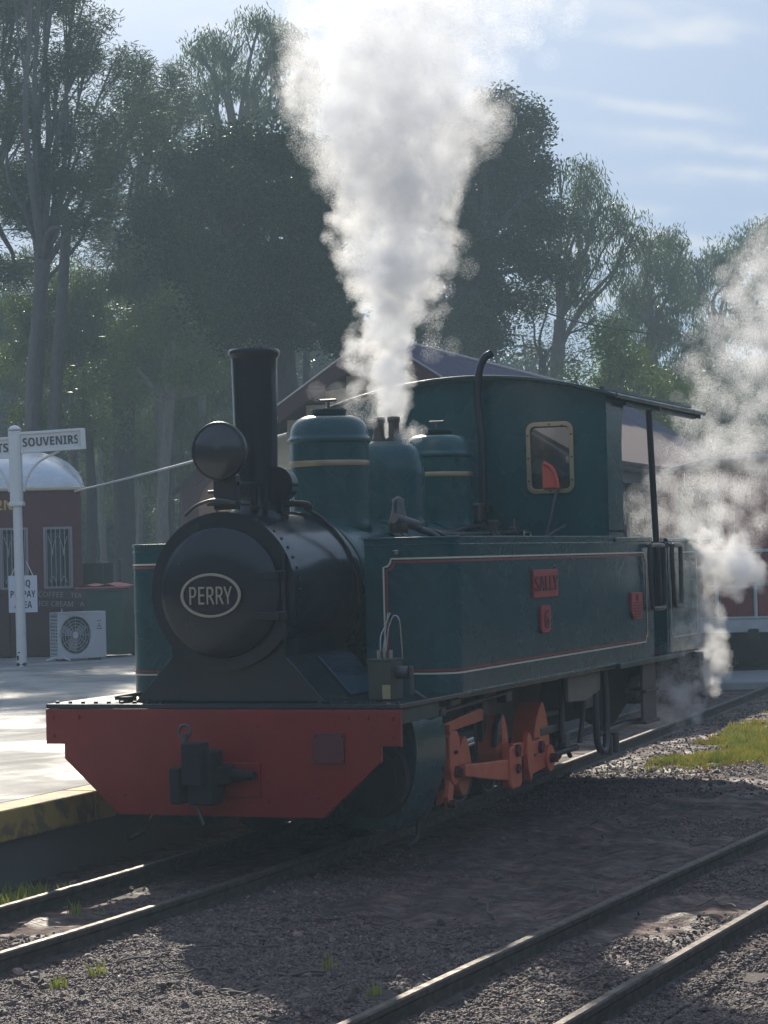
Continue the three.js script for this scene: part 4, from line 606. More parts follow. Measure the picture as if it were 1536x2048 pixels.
// ---------- loose stones, litter, weeds ----------
{
  const r = rng(77), stone = (k) => { const g = new THREE.IcosahedronGeometry(1, 1), p = g.attributes.position, R = rng(k * 31 + 5), sx = 1, sy = 0.45 + 0.3 * R(), sz = 0.6 + 0.4 * R(), ph = R() * 50; const cache = {};
    for (let i = 0; i < p.count; i++) { const x = p.getX(i), y = p.getY(i), z = p.getZ(i), f = 1 + 0.55 * N3(x * 1.1 + ph, y * 1.1, z * 1.1 + ph); p.setXYZ(i, x * f * sx, y * f * sy, z * f * sz); } g.computeVertexNormals(); return g; };
  const stoneMat = new THREE.MeshPhysicalMaterial({ color: 0xffffff, roughness: 0.62, bumpMap: fineGrain, bumpScale: 0.002 });
  const m4 = new THREE.Matrix4(), q = new THREE.Quaternion(), e = new THREE.Euler(), v = new THREE.Vector3(), sc = new THREE.Vector3();
  const lists = [[], [], [], []], cols = [[], [], [], []], g4 = [0, 1, 2, 3].map(stone);
  let guard = 0, n = 0;
  while (n < 110000 && guard++ < 900000) {
    const d = 7.05 + 11 * Math.pow(r(), 1.9), x = (r() - 0.5) * (d * 0.36 + 0.3) , z = -d, [s, w] = toTrack(x, z);
    if (w < -0.80) continue;
    const e1 = Math.abs(Math.abs(w - railShift(s)) - 0.318), e2 = Math.abs(Math.abs(w - rail2Shift(s)) - 0.318); if (e1 < 0.03 || e2 < 0.03) continue;
    // gravelly patches and bare earth
    let den = smoothstep(fbm(x * 0.55 + 9, 2, z * 0.55, 3) + 0.36 - (d - 7.5) * 0.035 + (w < 1.4 && d < 9.3 ? 0.25 : 0), 0.12, 0.5);
    if (Math.abs(w - railShift(s)) < 0.3) den *= 0.45;
    if (r() > den) continue;
    let size = 0.0040 + 0.0066 * Math.pow(r(), 1.6); if (r() < 0.004) size = 0.012 + 0.012 * r();
    const k = (r() * 4) | 0; e.set(r() * 6.3, r() * 6.3, r() * 6.3); q.setFromEuler(e); if (r() < 0.75) { e.set((r() - 0.5) * 0.9, r() * 6.3, (r() - 0.5) * 0.9); q.setFromEuler(e); }
    v.set(x, groundHeight(x, z) + size * 0.25, z); sc.set(size, size, size);
    lists[k].push(m4.clone().compose(v, q, sc)); const b = 0.058 + 0.115 * r() * r() + (r() < 0.02 ? 0.10 : 0), wm = r(); cols[k].push(lin(b * (1.5 + 0.25 * wm), b * 1.07, b * (0.95 - 0.06 * wm))); n++;
  }
  for (let i = 0; i < 22000; i++) { // coarser litter of stones where the bank begins
    const d = 14 + 10 * r(), x = 0.2 + 4.5 * r(), z = -d, [s, w] = toTrack(x, z), mm = w - railShift(s); if (mm < 0.38 || mm > 2.4 || r() > 1.1 - mm * 0.4) continue; const k = (r() * 4) | 0, size = 0.006 + 0.011 * r() * r(); e.set(r() * 6.3, r() * 6.3, r() * 6.3); q.setFromEuler(e); v.set(x, groundHeight(x, z) + size * 0.2, z); sc.set(size, size * 0.8, size); lists[k].push(m4.clone().compose(v, q, sc)); const b = 0.03 + 0.07 * r() * r(); cols[k].push(r() < 0.08 ? lin(0.16, 0.06, 0.035) : lin(b * 1.3, b * 1.05, b * 0.95)); }
  const gr = new THREE.Group(); gr.name = 'gravel'; scene.add(gr); gr.userData = { label: 'loose grey gravel strewn over the ground', kind: 'stuff', category: 'gravel' };
  lists.forEach((l, k) => inst('stones', g4[k], stoneMat, l, gr, cols[k]));

  // leaf litter and twigs
  const leafShape = (L, Wd, b) => { const g = new THREE.PlaneGeometry(L, Wd, 4, 2), p = g.attributes.position; for (let i = 0; i < p.count; i++) { const t = p.getX(i) / L + 0.5, y = p.getY(i) * Math.sin(Math.PI * clamp(t, 0.02, 0.98)); p.setXYZ(i, p.getX(i), y, b * Math.sin(t * 3) * L - Math.abs(y) * 0.3); } g.rotateX(-P2); g.computeVertexNormals(); return g; };
  const litter = new THREE.Group(); litter.name = 'leaf_litter'; scene.add(litter); litter.userData = { label: 'dry gum leaves and twigs scattered among the gravel', kind: 'stuff', category: 'leaf litter' };
  const lm = std(1, 1, 1, 0.8);
  for (let k = 0; k < 3; k++) { const ms = [], cs = []; const geo = leafShape(0.04 + 0.022 * k, 0.008 + 0.003 * k, 0.12 * (k - 1));
    for (let i = 0; i < 480; i++) { const d = 7.05 + 11 * Math.pow(r(), 1.5), x = (r() - 0.5) * (d * 0.36 + 0.2), z = -d, [s, w] = toTrack(x, z); if (w < -0.8) continue; if (r() > (d < 9.6 && (x < 0 || w > 1.9) ? 1 : 0.42)) continue;
      const e1 = Math.abs(Math.abs(w - rail2Shift(s)) - 0.318); if (e1 < 0.03) continue;
      e.set((r() - 0.5) * 0.7, r() * 6.3, (r() - 0.5) * 0.7); q.setFromEuler(e); v.set(x, groundHeight(x, z) + 0.012, z); const f = 0.45 + 0.6 * r(); sc.set(f, f, f); ms.push(m4.clone().compose(v, q, sc)); const b = 0.04 + 0.10 * r() * r(); cs.push(r() < 0.06 ? lin(0.30, 0.09, 0.04) : lin(b * 1.15, b * 0.98, b * 0.78)); }
    inst('leaves', geo, lm, ms, litter, cs); }
  { const ms = []; const geo = tube([[-0.5, 0, 0], [-0.2, 0.02, 0.03], [0.1, 0.0, -0.02], [0.5, 0.03, 0.02]], 0.012, 10, 5);
    for (let i = 0; i < 110; i++) { const d = 7.05 + 7 * Math.pow(r(), 1.6), x = (r() - 0.5) * (d * 0.36), z = -d, [s, w] = toTrack(x, z); if (w < -0.75 || Math.abs(Math.abs(w - rail2Shift(s)) - 0.318) < 0.12) continue; e.set((r() - 0.5) * 0.25, r() * 6.3, (r() - 0.5) * 0.25); q.setFromEuler(e); const f = 0.08 + 0.22 * r() * r(); v.set(x, groundHeight(x, z) + 0.012, z); sc.set(f, 0.25 + f * 0.6, 0.25 + f * 0.6); ms.push(m4.clone().compose(v, q, sc)); }
    inst('twigs', geo, std(0.13, 0.105, 0.085, 0.8), ms, litter); }

  // grass
  const blade = (L, lean, wd) => { const g = new THREE.BufferGeometry(), P = []; const a = [-wd, 0, 0], b = [wd, 0, 0], c = [wd * 0.7 + lean * 0.3 * L, L * 0.6, 0], d = [-wd * 0.7 + lean * 0.3 * L, L * 0.6, 0], t = [lean * L * 0.75, L, 0]; P.push(...a, ...b, ...c, ...a, ...c, ...d, ...d, ...c, ...t); g.setAttribute('position', new THREE.Float32BufferAttribute(P, 3)); g.computeVertexNormals(); return g; };
  const tuft = (n, L, seed, spread) => { const R = rng(seed), gs = []; for (let i = 0; i < n; i++) gs.push(blade(L * (0.5 + R()), (R() - 0.3) * 1.2, 0.0035 + 0.003 * R()).rotateY(R() * 6.3).translate((R() - 0.5) * spread, 0, (R() - 0.5) * spread)); return merged(gs); };
  const grassMat = std(0.34, 0.37, 0.06, 0.7, { transmission: 0.45, side: THREE.DoubleSide });
  { const ms = [], cs = []; const geo = tuft(16, 0.045, 3, 0.13);
    for (let i = 0; i < 14000; i++) { const d = 15.6 + 8 * r(), x = 0.6 + r() * 5.5, z = -d, [s, w] = toTrack(x, z); const m = w - railShift(s); if (m < 0.75) continue;
      const den = smoothstep(fbm(x * 0.8, 7, z * 0.8, 3) + 0.46 + (m - 1.0) * 0.3 - smoothstep(d, 20, 24) * 0.2, 0.2, 0.62) * smoothstep(d, 15.6, 16.6); if (r() > den) continue;
      e.set(0, r() * 6.3, 0); q.setFromEuler(e); const f = 0.25 + 0.9 * r() * (0.4 + den); v.set(x, GROUND - 0.005, z); sc.set(1, f, 1); ms.push(m4.clone().compose(v, q, sc)); const y = r(); const br = fbm(x * 2.1, 3, z * 2.1, 3); cs.push(br > 0.12 ? lin(0.9, 0.55, 0.7) : lin(0.75 + 0.7 * y * y, 0.75 + 0.3 * y, 0.7)); }
    const gm = inst('grass', geo, grassMat, ms, scene, cs); tag(gm, 'short yellow green grass on the sunlit bank right of the locomotive', 'grass', null, 'stuff'); }
  { const ms = []; const geo = tuft(22, 0.07, 9, 0.14);
    for (let i = 0; i < 46; i++) { const s = -1.9 + 1.5 * r(), w = -0.60 - 0.13 * r(); const p = onTrack(s, w); e.set(0, r() * 6.3, 0); q.setFromEuler(e); const f = 0.5 + 0.6 * r(); v.set(p.x, GROUND + 0.0, p.z); sc.set(1, f, 1); ms.push(m4.clone().compose(v, q, sc)); }
    const gm = inst('grass', geo, grassMat, ms, scene); tag(gm, 'bright grass growing between the far rail and the platform edge', 'grass', null, 'stuff'); }
  // single weeds
  const weed = (x, y, label, k, L = 0.06) => { const p = at(x, y, 1); const dir = p.clone().sub(camera.position), t = (EYE - GROUND - 0.01) / -dir.y, g = camera.position.clone().addScaledVector(dir, t); const o = thing('weed', label, 'weed', [g.x, GROUND - 0.005, g.z], k); obj('blades', tuft(18, L, 40 + k, 0.05), grassMat, o); return o; };
  weed(660, 1938, 'small green weed in shaded gravel, left of the two near the siding rail', 1);
  weed(748, 1984, 'small green weed in shaded gravel, nearest the siding rail', 2, 0.045);
  weed(195, 1945, 'yellowish weed in the sunlit gravel at lower left', 3, 0.05);
  weed(150, 1828, 'low green weed between the rails ahead of the buffer beam', 4, 0.06);
  weed(205, 1832, 'flat leafy weed between the rails, nearer the buffer beam', 5, 0.05);
  weed(115, 1968, 'tiny yellow weed among litter at the lower left corner', 6, 0.035);
}

// ---------- trees ----------
const barkMat = (a, b) => new THREE.MeshPhysicalMaterial({ color: 0xffffff, roughness: 0.9, map: tex(256, 256, (u, v) => { const n = tnoise(u * 1, v, 12, 5, a * 100 + 3), st = tnoise(u, v * 0.35, 40, 3, 7 + b * 10), k = 0.6 * n + 0.4 * st; return [a * (0.6 + 0.8 * k), a * (0.55 + 0.75 * k) * 0.95, a * (0.5 + 0.72 * k) * 0.9]; }, { rep: [1, 0.5] }), bumpMap: grain, bumpScale: 0.02 });
const barkGrey = barkMat(0.13, 0.1), barkDark = barkMat(0.065, 0.3), barkPale = barkMat(0.20, 0.5);
const leafMats = {
  gum: std(0.135, 0.205, 0.050, 0.42, { transmission: 0.5, specularIntensity: 0.35, side: THREE.DoubleSide }),
  paperbark: std(0.110, 0.172, 0.044, 0.5, { transmission: 0.48, specularIntensity: 0.35, side: THREE.DoubleSide }),
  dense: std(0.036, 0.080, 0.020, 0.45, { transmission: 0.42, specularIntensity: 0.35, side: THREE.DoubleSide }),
  young: std(0.21, 0.31, 0.045, 0.45, { transmission: 0.58, specularIntensity: 0.4, side: THREE.DoubleSide }),
};
function leafGeo(L, W) { return [[0, 0, 0], [L * 0.45, W / 2, 0.012], [L, 0, -0.01], [0, 0, 0], [L, 0, -0.01], [L * 0.45, -W / 2, 0.012]]; }
function cluster(kind, seed) {
  const R = rng(seed), P = [], v = new THREE.Vector3(), e = new THREE.Euler(), m = new THREE.Matrix4();
  const cfg = { gum: [46, 0.15, 0.026, 0.36], paperbark: [64, 0.12, 0.0125, 0.30], dense: [60, 0.085, 0.04, 0.32], young: [50, 0.11, 0.03, 0.34] }[kind];
  const [n, L, W, r] = cfg;
  for (let i = 0; i < n; i++) {
    const a = R() * TAU, el = Math.acos(2 * R() - 1), rr = r * Math.cbrt(R()); v.set(Math.sin(el) * Math.cos(a), Math.cos(el), Math.sin(el) * Math.sin(a)).multiplyScalar(rr);
    if (kind === 'gum') e.set(R() * 6.3, a, -0.6 - 0.95 * R()); else if (kind === 'paperbark') e.set(R() * 6.3, a, 1.1 - 1.7 * R()); else e.set(R() * 6.3, R() * 6.3, (R() - 0.6) * 2);
    m.makeRotationFromEuler(e.order === 'YZX' ? e : new THREE.Euler(e.x, e.y, e.z, 'YZX')); const f = 0.7 + 0.6 * R();
    for (const p of leafGeo(L * f, W * f)) { const q = new THREE.Vector3(...p).applyMatrix4(m).add(v); P.push(q.x, q.y, q.z); }
  }
  const g = new THREE.BufferGeometry(); g.setAttribute('position', new THREE.Float32BufferAttribute(P, 3)); g.computeVertexNormals(); return g;
}
const clusters = {}; for (const k of ['gum', 'paperbark', 'dense', 'young']) clusters[k] = [0, 1, 2].map((i) => cluster(k, i * 17 + k.length));
function taperTube(pts, r0, r1, seg = 10, rs = 7) {
  const c = new THREE.CatmullRomCurve3(pts), g = new THREE.TubeGeometry(c, seg, 1, rs, false), p = g.attributes.position;
  for (let i = 0; i <= seg; i++) { const ce = c.getPointAt(i / seg), r9 = lerp(r0, r1, Math.pow(i / seg, 0.9)); for (let k = 0; k <= rs; k++) { const an = (k % rs) / rs * TAU, r = r9 * (1 + (rs > 7 ? 0.30 : 0.12) * N3(Math.cos(an) * 1.6 + ce.x * 3, ce.y * 1.3, Math.sin(an) * 1.6 + ce.z * 3)); const o = i * (rs + 1) + k; p.setXYZ(o, ce.x + (p.getX(o) - ce.x) * r, ce.y + (p.getY(o) - ce.y) * r, ce.z + (p.getZ(o) - ce.z) * r); } }
  g.computeVertexNormals(); return g;
}
// o: { D distance, x pixel column of the foot, y0 foot height, fork pixel point, lobes [[x, y, r]] in pixels, kind, dens, r trunk radius, bark }
function tree(name, label, category, o, group) {
  const R = rng(o.seed), D = o.D, px = D / FOCAL, foot = at(o.x, 1120, D); foot.y = -0.3;
  const t = thing(name, label, category, foot.toArray(), 0, group);
  const loc = (v) => v.clone().sub(foot), fork = loc(at(o.fork[0], o.fork[1], D + (R() - 0.5) * 0.6)), wood = [];
  const mid = fork.clone().multiplyScalar(0.5).add(new THREE.Vector3((R() - 0.5) * 0.4, 0, (R() - 0.5) * 0.4));
  wood.push(taperTube([new THREE.Vector3(0, 0, 0), mid, fork], o.r, o.r * 0.68, 26, 14));
  if (o.twin) { const f2 = fork.clone().add(new THREE.Vector3(o.twin, 0.8, 0.3)); wood.push(taperTube([new THREE.Vector3(o.twin * 0.25, 0, 0.1), mid.clone().add(new THREE.Vector3(o.twin * 0.7, 0, 0)), f2], o.r * 0.8, o.r * 0.5, 12, 8)); }
  const mats = [[], [], []], cols = [[], [], []], m4 = new THREE.Matrix4(), q = new THREE.Quaternion(), s3 = new THREE.Vector3(), v = new THREE.Vector3();
  o.lobes.forEach(([lx, ly, lr, dens = 1], li) => {
    const r = lr * px, c = loc(at(lx, ly, D + (R() - 0.5) * (o.deep ?? 3.5)));
    const from = li % 3 === 2 ? fork.clone().lerp(mid, 0.25 * R()) : fork.clone();
    const k1 = from.clone().lerp(c, 0.4).add(new THREE.Vector3((R() - 0.5) * r * 0.9, (R() - 0.2) * r * 0.6, (R() - 0.5) * r * 0.7)), k2 = from.clone().lerp(c, 0.72).add(new THREE.Vector3((R() - 0.5) * r * 0.7, (R() - 0.5) * r * 0.5, (R() - 0.5) * r * 0.6));
    const lb = o.r * (0.20 + 0.22 * R()); wood.push(taperTube([from, k1, k2, c], lb, lb * 0.35, 12, 6));
    const tips = []; const nt = Math.round((o.tips ?? 9) * clamp(r / 0.9, 0.6, 2.2));
    for (let i = 0; i < nt; i++) { const a = R() * TAU, el = Math.acos(clamp(1.7 * R() - 0.8, -1, 1)), rr = r * (0.55 + 0.45 * R()); const tip = new THREE.Vector3(Math.sin(el) * Math.cos(a), Math.cos(el) * 0.85, Math.sin(el) * Math.sin(a)).multiplyScalar(rr).add(c), st = k2.clone().lerp(c, R()); const md = st.clone().lerp(tip, 0.55).add(new THREE.Vector3((R() - 0.5) * r * 0.35, R() * r * 0.25, (R() - 0.5) * r * 0.35)); wood.push(taperTube([st, md, tip], lb * 0.28, 0.007, 7, 4)); tips.push(tip, md); }
    const n = Math.round((o.dens ?? 60) * dens * r * r * Math.PI * 0.9);
    for (let i = 0; i < n; i++) {
      const tip = tips[(R() * tips.length) | 0], sp = r * (o.spread ?? 0.34); v.set((R() + R() - 1) * sp, (R() + R() - 1) * sp * 0.7, (R() + R() - 1) * sp).add(tip);
      if (o.kind === 'gum') v.y -= 0.1 * R();
      q.setFromEuler(new THREE.Euler((R() - 0.5) * 0.7, R() * 6.3, (R() - 0.5) * 0.7)); const f = (o.size ?? 1) * (0.6 + 0.6 * R()); s3.set(f, f, f); const k = (R() * 3) | 0; mats[k].push(m4.clone().compose(v, q, s3)); const b = 0.75 + 0.5 * R(), y = R(); cols[k].push(lin(b * (1 + 0.25 * y), b, b * 0.95));
    }
  });
  obj('trunk', wood, o.bark ?? barkGrey, t);
  const crown = new THREE.Group(); crown.name = 'crown'; crown.userData.kind = 'stuff'; t.add(crown);
  for (let k = 0; k < 3; k++) inst('leaves', clusters[o.kind][k], leafMats[o.kind], mats[k], crown, cols[k]);
  return t;
}
const L = (...a) => a;
// left side, front to back
tree('paperbark_tree', 'tall twisted paperbark tree at far left with pale double trunk', 'tree', { seed: 1, D: 40, x: 88, fork: [85, 520], r: 0.19, twin: 0.5, kind: 'paperbark', dens: 38, tips: 16, spread: 0.2, deep: 3, bark: barkGrey, lobes: [L(60, 190, 85), L(150, 110, 70), L(190, 70, 55), L(225, 130, 45), L(130, 250, 75), L(215, 240, 65), L(50, 330, 95), L(160, 350, 80), L(270, 250, 55), L(310, 210, 60), L(330, 270, 55), L(250, 330, 60), L(60, 460, 90, 0.8), L(170, 440, 70), L(20, 250, 70), L(110, 150, 55), L(90, -60, 60), L(150, -30, 45), L(60, -130, 60), L(120, -150, 55), L(30, -210, 60), L(100, -230, 50)] });
tree('paperbark_tree', 'crown of a tall tree rising out of the top left corner', 'tree', { seed: 2, D: 44, x: -30, fork: [-20, 380], r: 0.2, kind: 'paperbark', dens: 40, tips: 16, spread: 0.2, bark: barkDark, lobes: [L(20, 20, 80), L(80, 0, 60), L(-60, 80, 90), L(40, 90, 55), L(100, -40, 60), L(10, -80, 90), L(-30, 220, 80), L(0, 400, 90, 0.8), L(30, 560, 80, 0.7)] });
tree('paperbark_tree', 'dark leaning tree with spreading twisted branches left of the gum', 'tree', { seed: 3, D: 46, x: 250, fork: [285, 430], r: 0.22, kind: 'paperbark', dens: 35, tips: 14, spread: 0.22, bark: barkDark, lobes: [L(290, 130, 40), L(345, 160, 45), L(310, 210, 65), L(360, 240, 60), L(255, 190, 45), L(240, 300, 60), L(330, 320, 70), L(200, 390, 70), L(290, 420, 80), L(380, 420, 70), L(250, 520, 80), L(350, 540, 80)] });
tree('gum_tree', 'airy tall gum tree with drooping leaves left of the steam', 'tree', { seed: 4, D: 54, x: 470, fork: [470, 330], r: 0.26, kind: 'gum', dens: 23, tips: 10, spread: 0.24, deep: 2.5, bark: barkGrey, lobes: [L(400, 105, 38), L(430, 75, 42), L(470, 95, 50), L(520, 45, 48), L(560, 60, 46), L(595, 85, 45), L(540, 110, 50), L(600, 150, 50), L(440, 160, 50), L(400, 190, 42), L(490, 180, 55), L(560, 190, 50), L(420, 250, 50, 0.7), L(520, 250, 60), L(600, 240, 45), L(470, 290, 60, 0.8), L(570, 300, 50, 0.8), L(390, 300, 50, 0.5)] });
tree('fig_tree', 'broad dense dark tree with lit green top behind the chimney', 'tree', { seed: 5, D: 37, x: 560, fork: [560, 620], r: 0.32, kind: 'dense', dens: 89, tips: 14, spread: 0.34, deep: 5, bark: barkDark, lobes: [L(360, 345, 60), L(430, 315, 60), L(500, 300, 62), L(560, 300, 60), L(620, 320, 58), L(660, 360, 55), L(330, 420, 70), L(420, 410, 85), L(520, 400, 90), L(610, 420, 80), L(680, 450, 60), L(380, 510, 80), L(480, 520, 95), L(580, 530, 95), L(670, 550, 75), L(430, 620, 80), L(530, 640, 95), L(630, 650, 85), L(690, 650, 60)] });
tree('understorey_tree', 'light green bushy young tree below the twisted branches at left', 'tree', { seed: 6, D: 42, x: 350, fork: [340, 800], r: 0.13, kind: 'young', dens: 43, tips: 9, spread: 0.36, bark: barkPale, lobes: [L(300, 640, 70), L(370, 590, 70), L(250, 690, 65), L(350, 700, 80), L(430, 680, 70), L(280, 770, 75), L(400, 770, 80, 0.8), L(200, 760, 60, 0.8)] });
tree('understorey_tree', 'light green sapling beside the pale trunk at the left edge', 'tree', { seed: 7, D: 46, x: 160, fork: [150, 850], r: 0.12, kind: 'young', dens: 34, tips: 9, spread: 0.4, bark: barkPale, lobes: [L(60, 640, 60), L(120, 600, 55), L(180, 620, 60), L(30, 720, 60), L(140, 720, 70), L(200, 850, 60, 0.8), L(70, 850, 70, 0.8)] });
tree('understorey_tree', 'shaded undergrowth tree between the chimney and the dark fig tree', 'tree', { seed: 8, D: 50, x: 480, fork: [480, 900], r: 0.13, kind: 'gum', dens: 28, tips: 9, spread: 0.4, bark: barkPale, lobes: [L(430, 760, 80), L(520, 760, 80), L(350, 830, 80), L(450, 860, 80), L(540, 880, 70), L(240, 880, 70), L(300, 930, 70), L(400, 950, 70)] });
tree('understorey_tree', 'sunlit yellow green sapling deep in the wood, right of the finger post', 'tree', { seed: 31, D: 60, x: 230, fork: [232, 960], r: 0.09, kind: 'young', dens: 40, tips: 9, spread: 0.5, bark: barkPale, lobes: [L(190, 860, 60), L(250, 820, 60), L(220, 930, 60), L(290, 900, 55), L(180, 1000, 50), L(260, 1010, 55)] });
tree('understorey_tree', 'sunlit yellow green sapling deep in the wood, left of the headlamp', 'tree', { seed: 32, D: 58, x: 375, fork: [372, 960], r: 0.09, kind: 'young', dens: 40, tips: 9, spread: 0.5, bark: barkPale, lobes: [L(330, 820, 60), L(400, 840, 60), L(360, 740, 60), L(320, 940, 55), L(410, 950, 55), L(360, 1040, 60)] });
tree('understorey_tree', 'pale green lit foliage of a young tree behind the far left trunk', 'tree', { seed: 33, D: 56, x: 40, fork: [40, 900], r: 0.09, kind: 'young', dens: 40, tips: 9, spread: 0.5, bark: barkPale, lobes: [L(20, 760, 60), L(110, 700, 60), L(150, 790, 60), L(10, 660, 55), L(130, 560, 55), L(170, 660, 55)] });
// right of the steam
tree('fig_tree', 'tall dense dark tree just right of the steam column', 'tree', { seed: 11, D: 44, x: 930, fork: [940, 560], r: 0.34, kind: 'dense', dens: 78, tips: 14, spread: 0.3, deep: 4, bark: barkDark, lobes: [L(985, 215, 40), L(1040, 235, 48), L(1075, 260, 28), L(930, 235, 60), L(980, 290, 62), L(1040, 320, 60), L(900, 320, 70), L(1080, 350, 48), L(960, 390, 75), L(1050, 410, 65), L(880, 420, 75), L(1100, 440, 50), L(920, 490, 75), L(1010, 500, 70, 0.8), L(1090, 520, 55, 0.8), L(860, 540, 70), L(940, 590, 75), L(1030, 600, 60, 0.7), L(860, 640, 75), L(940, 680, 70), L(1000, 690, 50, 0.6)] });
tree('gum_tree', 'pale leafed gum tree against blue sky right of the dark tree', 'tree', { seed: 12, D: 48, x: 1120, fork: [1120, 640], r: 0.2, kind: 'gum', dens: 24, tips: 10, spread: 0.26, deep: 2.5, bark: barkGrey, lobes: [L(1165, 325, 32), L(1175, 360, 38), L(1120, 330, 22, 0.5), L(1155, 400, 45), L(1205, 410, 42), L(1130, 450, 55), L(1195, 460, 48), L(1250, 440, 40), L(1275, 460, 35), L(1120, 520, 55), L(1180, 540, 55, 0.8), L(1240, 510, 45, 0.6), L(1150, 590, 45, 0.5)] });
tree('gum_tree', 'grey green drooping gum tree left of the right-hand steam', 'tree', { seed: 13, D: 54, x: 1310, fork: [1305, 660], r: 0.2, kind: 'gum', dens: 26, tips: 10, spread: 0.3, deep: 3, bark: barkGrey, lobes: [L(1300, 480, 36), L(1340, 480, 38), L(1365, 490, 30), L(1290, 540, 50), L(1350, 550, 50), L(1240, 580, 45), L(1300, 610, 55), L(1370, 620, 50), L(1235, 660, 50), L(1310, 690, 60), L(1380, 700, 55), L(1250, 740, 55), L(1330, 760, 60)] });
tree('gum_tree', 'low rounded gum tree half veiled by the right-hand steam', 'tree', { seed: 14, D: 58, x: 1440, fork: [1440, 680], r: 0.2, kind: 'gum', dens: 26, tips: 10, spread: 0.32, deep: 3, bark: barkGrey, lobes: [L(1395, 520, 40), L(1440, 515, 40), L(1470, 520, 36), L(1410, 580, 50), L(1470, 590, 55), L(1430, 660, 60), L(1500, 660, 60), L(1400, 740, 60), L(1480, 750, 65)] });
tree('gum_tree', 'large gum tree at the right edge of the picture', 'tree', { seed: 15, D: 62, x: 1560, fork: [1560, 640], r: 0.24, kind: 'gum', dens: 26, tips: 10, spread: 0.32, deep: 3, bark: barkGrey, lobes: [L(1500, 470, 42), L(1545, 460, 50), L(1590, 480, 60), L(1480, 500, 35), L(1540, 540, 60), L(1600, 580, 70), L(1550, 640, 70), L(1620, 700, 80), L(1540, 750, 70)] });
tree('paperbark_tree', 'thin branched dark tree with bright gaps above the cab roof', 'tree', { seed: 16, D: 50, x: 1085, fork: [1085, 720], r: 0.13, kind: 'paperbark', dens: 15, tips: 12, spread: 0.3, bark: barkDark, lobes: [L(1060, 620, 45), L(1100, 600, 40), L(1140, 650, 45, 0.7), L(1050, 690, 45, 0.8), L(1110, 710, 45, 0.7), L(1160, 720, 45, 0.6), L(1190, 640, 40, 0.7)] });
tree('understorey_tree', 'leafy green bush behind the rear of the cab roof', 'tree', { seed: 17, D: 40, x: 1240, fork: [1240, 880], r: 0.11, kind: 'young', dens: 43, tips: 9, spread: 0.4, bark: barkDark, lobes: [L(1210, 690, 50), L(1250, 720, 55), L(1200, 760, 50), L(1280, 770, 60), L(1150, 760, 35, 0.7), L(1330, 800, 60), L(1250, 810, 60)] });
tree('understorey_tree', 'dark shrubby tree behind the steam at right, below the gums', 'tree', { seed: 18, D: 46, x: 1420, fork: [1420, 950], r: 0.12, kind: 'gum', dens: 28, tips: 9, spread: 0.4, bark: barkDark, lobes: [L(1370, 820, 70), L(1440, 810, 70), L(1500, 830, 75), L(1400, 900, 75), L(1480, 920, 80), L(1330, 890, 60), L(1550, 900, 80), L(1420, 1000, 80), L(1510, 1010, 80)] });
{ // slender trunks in the wood behind the kiosk
  const R = rng(88); const cols = [25, 110, 168, 205, 232, 268, 300, 322, 352, 385, 410, 440, 475, 520, 560, 600];
  const ORD = ['first', 'second', 'third', 'fourth', 'fifth', 'sixth', 'seventh', 'eighth', 'ninth', 'tenth', 'eleventh', 'twelfth', 'thirteenth', 'fourteenth', 'fifteenth', 'sixteenth'];
  cols.forEach((x, i) => { const D = 44 + 16 * R(), top = 420 + 180 * R(); tree('slender_tree', ORD[i] + ' slender bare-stemmed tree from the left in the wood behind the platform', 'tree', { seed: 200 + i, D, x: x + (R() - 0.5) * 14, fork: [x + (R() - 0.5) * 26, top + 120], r: 0.075 + 0.05 * R(), kind: R() < 0.5 ? 'gum' : 'paperbark', dens: 26, tips: 8, spread: 0.4, bark: R() < 0.5 ? barkPale : barkDark, lobes: [L(x + 20 * R(), top, 60), L(x - 40 * R(), top + 70, 55), L(x + 50 * R(), top + 90, 55), L(x - 20, top + 170, 45, 0.6)] }, 'slender trees in the wood behind the platform'); });
}
{ // the wood beyond, which reads as one mass
  const R = rng(99), mats = [[], [], []], cols = [[], [], []], m4 = new THREE.Matrix4(), q = new THREE.Quaternion(), v = new THREE.Vector3(), s3 = new THREE.Vector3(), sc = 2.6;
  const put = (x, y, z) => { q.setFromEuler(new THREE.Euler((R() - 0.5), R() * 6.3, (R() - 0.5))); const f = sc * (0.7 + 0.7 * R()); s3.set(f, f, f); v.set(x, y, z); const k = (R() * 3) | 0; mats[k].push(m4.clone().compose(v, q, s3)); const b = 0.6 + 0.6 * R(); cols[k].push(lin(b, b, b)); };
  for (let i = 0; i < 9000; i++) { const d = 70 + 16 * R(), px = -260 + 2100 * R(), x = (px - 768) / FOCAL * d; const hi = (px < 820 ? lerp(9.2, 7.6, clamp(px / 700, 0, 1)) : px < 1100 ? 7.2 : px < 1250 ? 4.4 : 6.4) + 1.6 * fbm(px * 0.012, 5, d * 0.1, 3); put(x, hi * Math.pow(R(), 0.8), -d); }
  const f = new THREE.Group(); f.name = 'woodland'; scene.add(f); tag(f, 'dense far woodland closing the view behind the trees', 'woodland', null, 'stuff');
  for (let k = 0; k < 3; k++) inst('foliage', clusters.dense[k], leafMats.dense, mats[k], f, cols[k]);
}

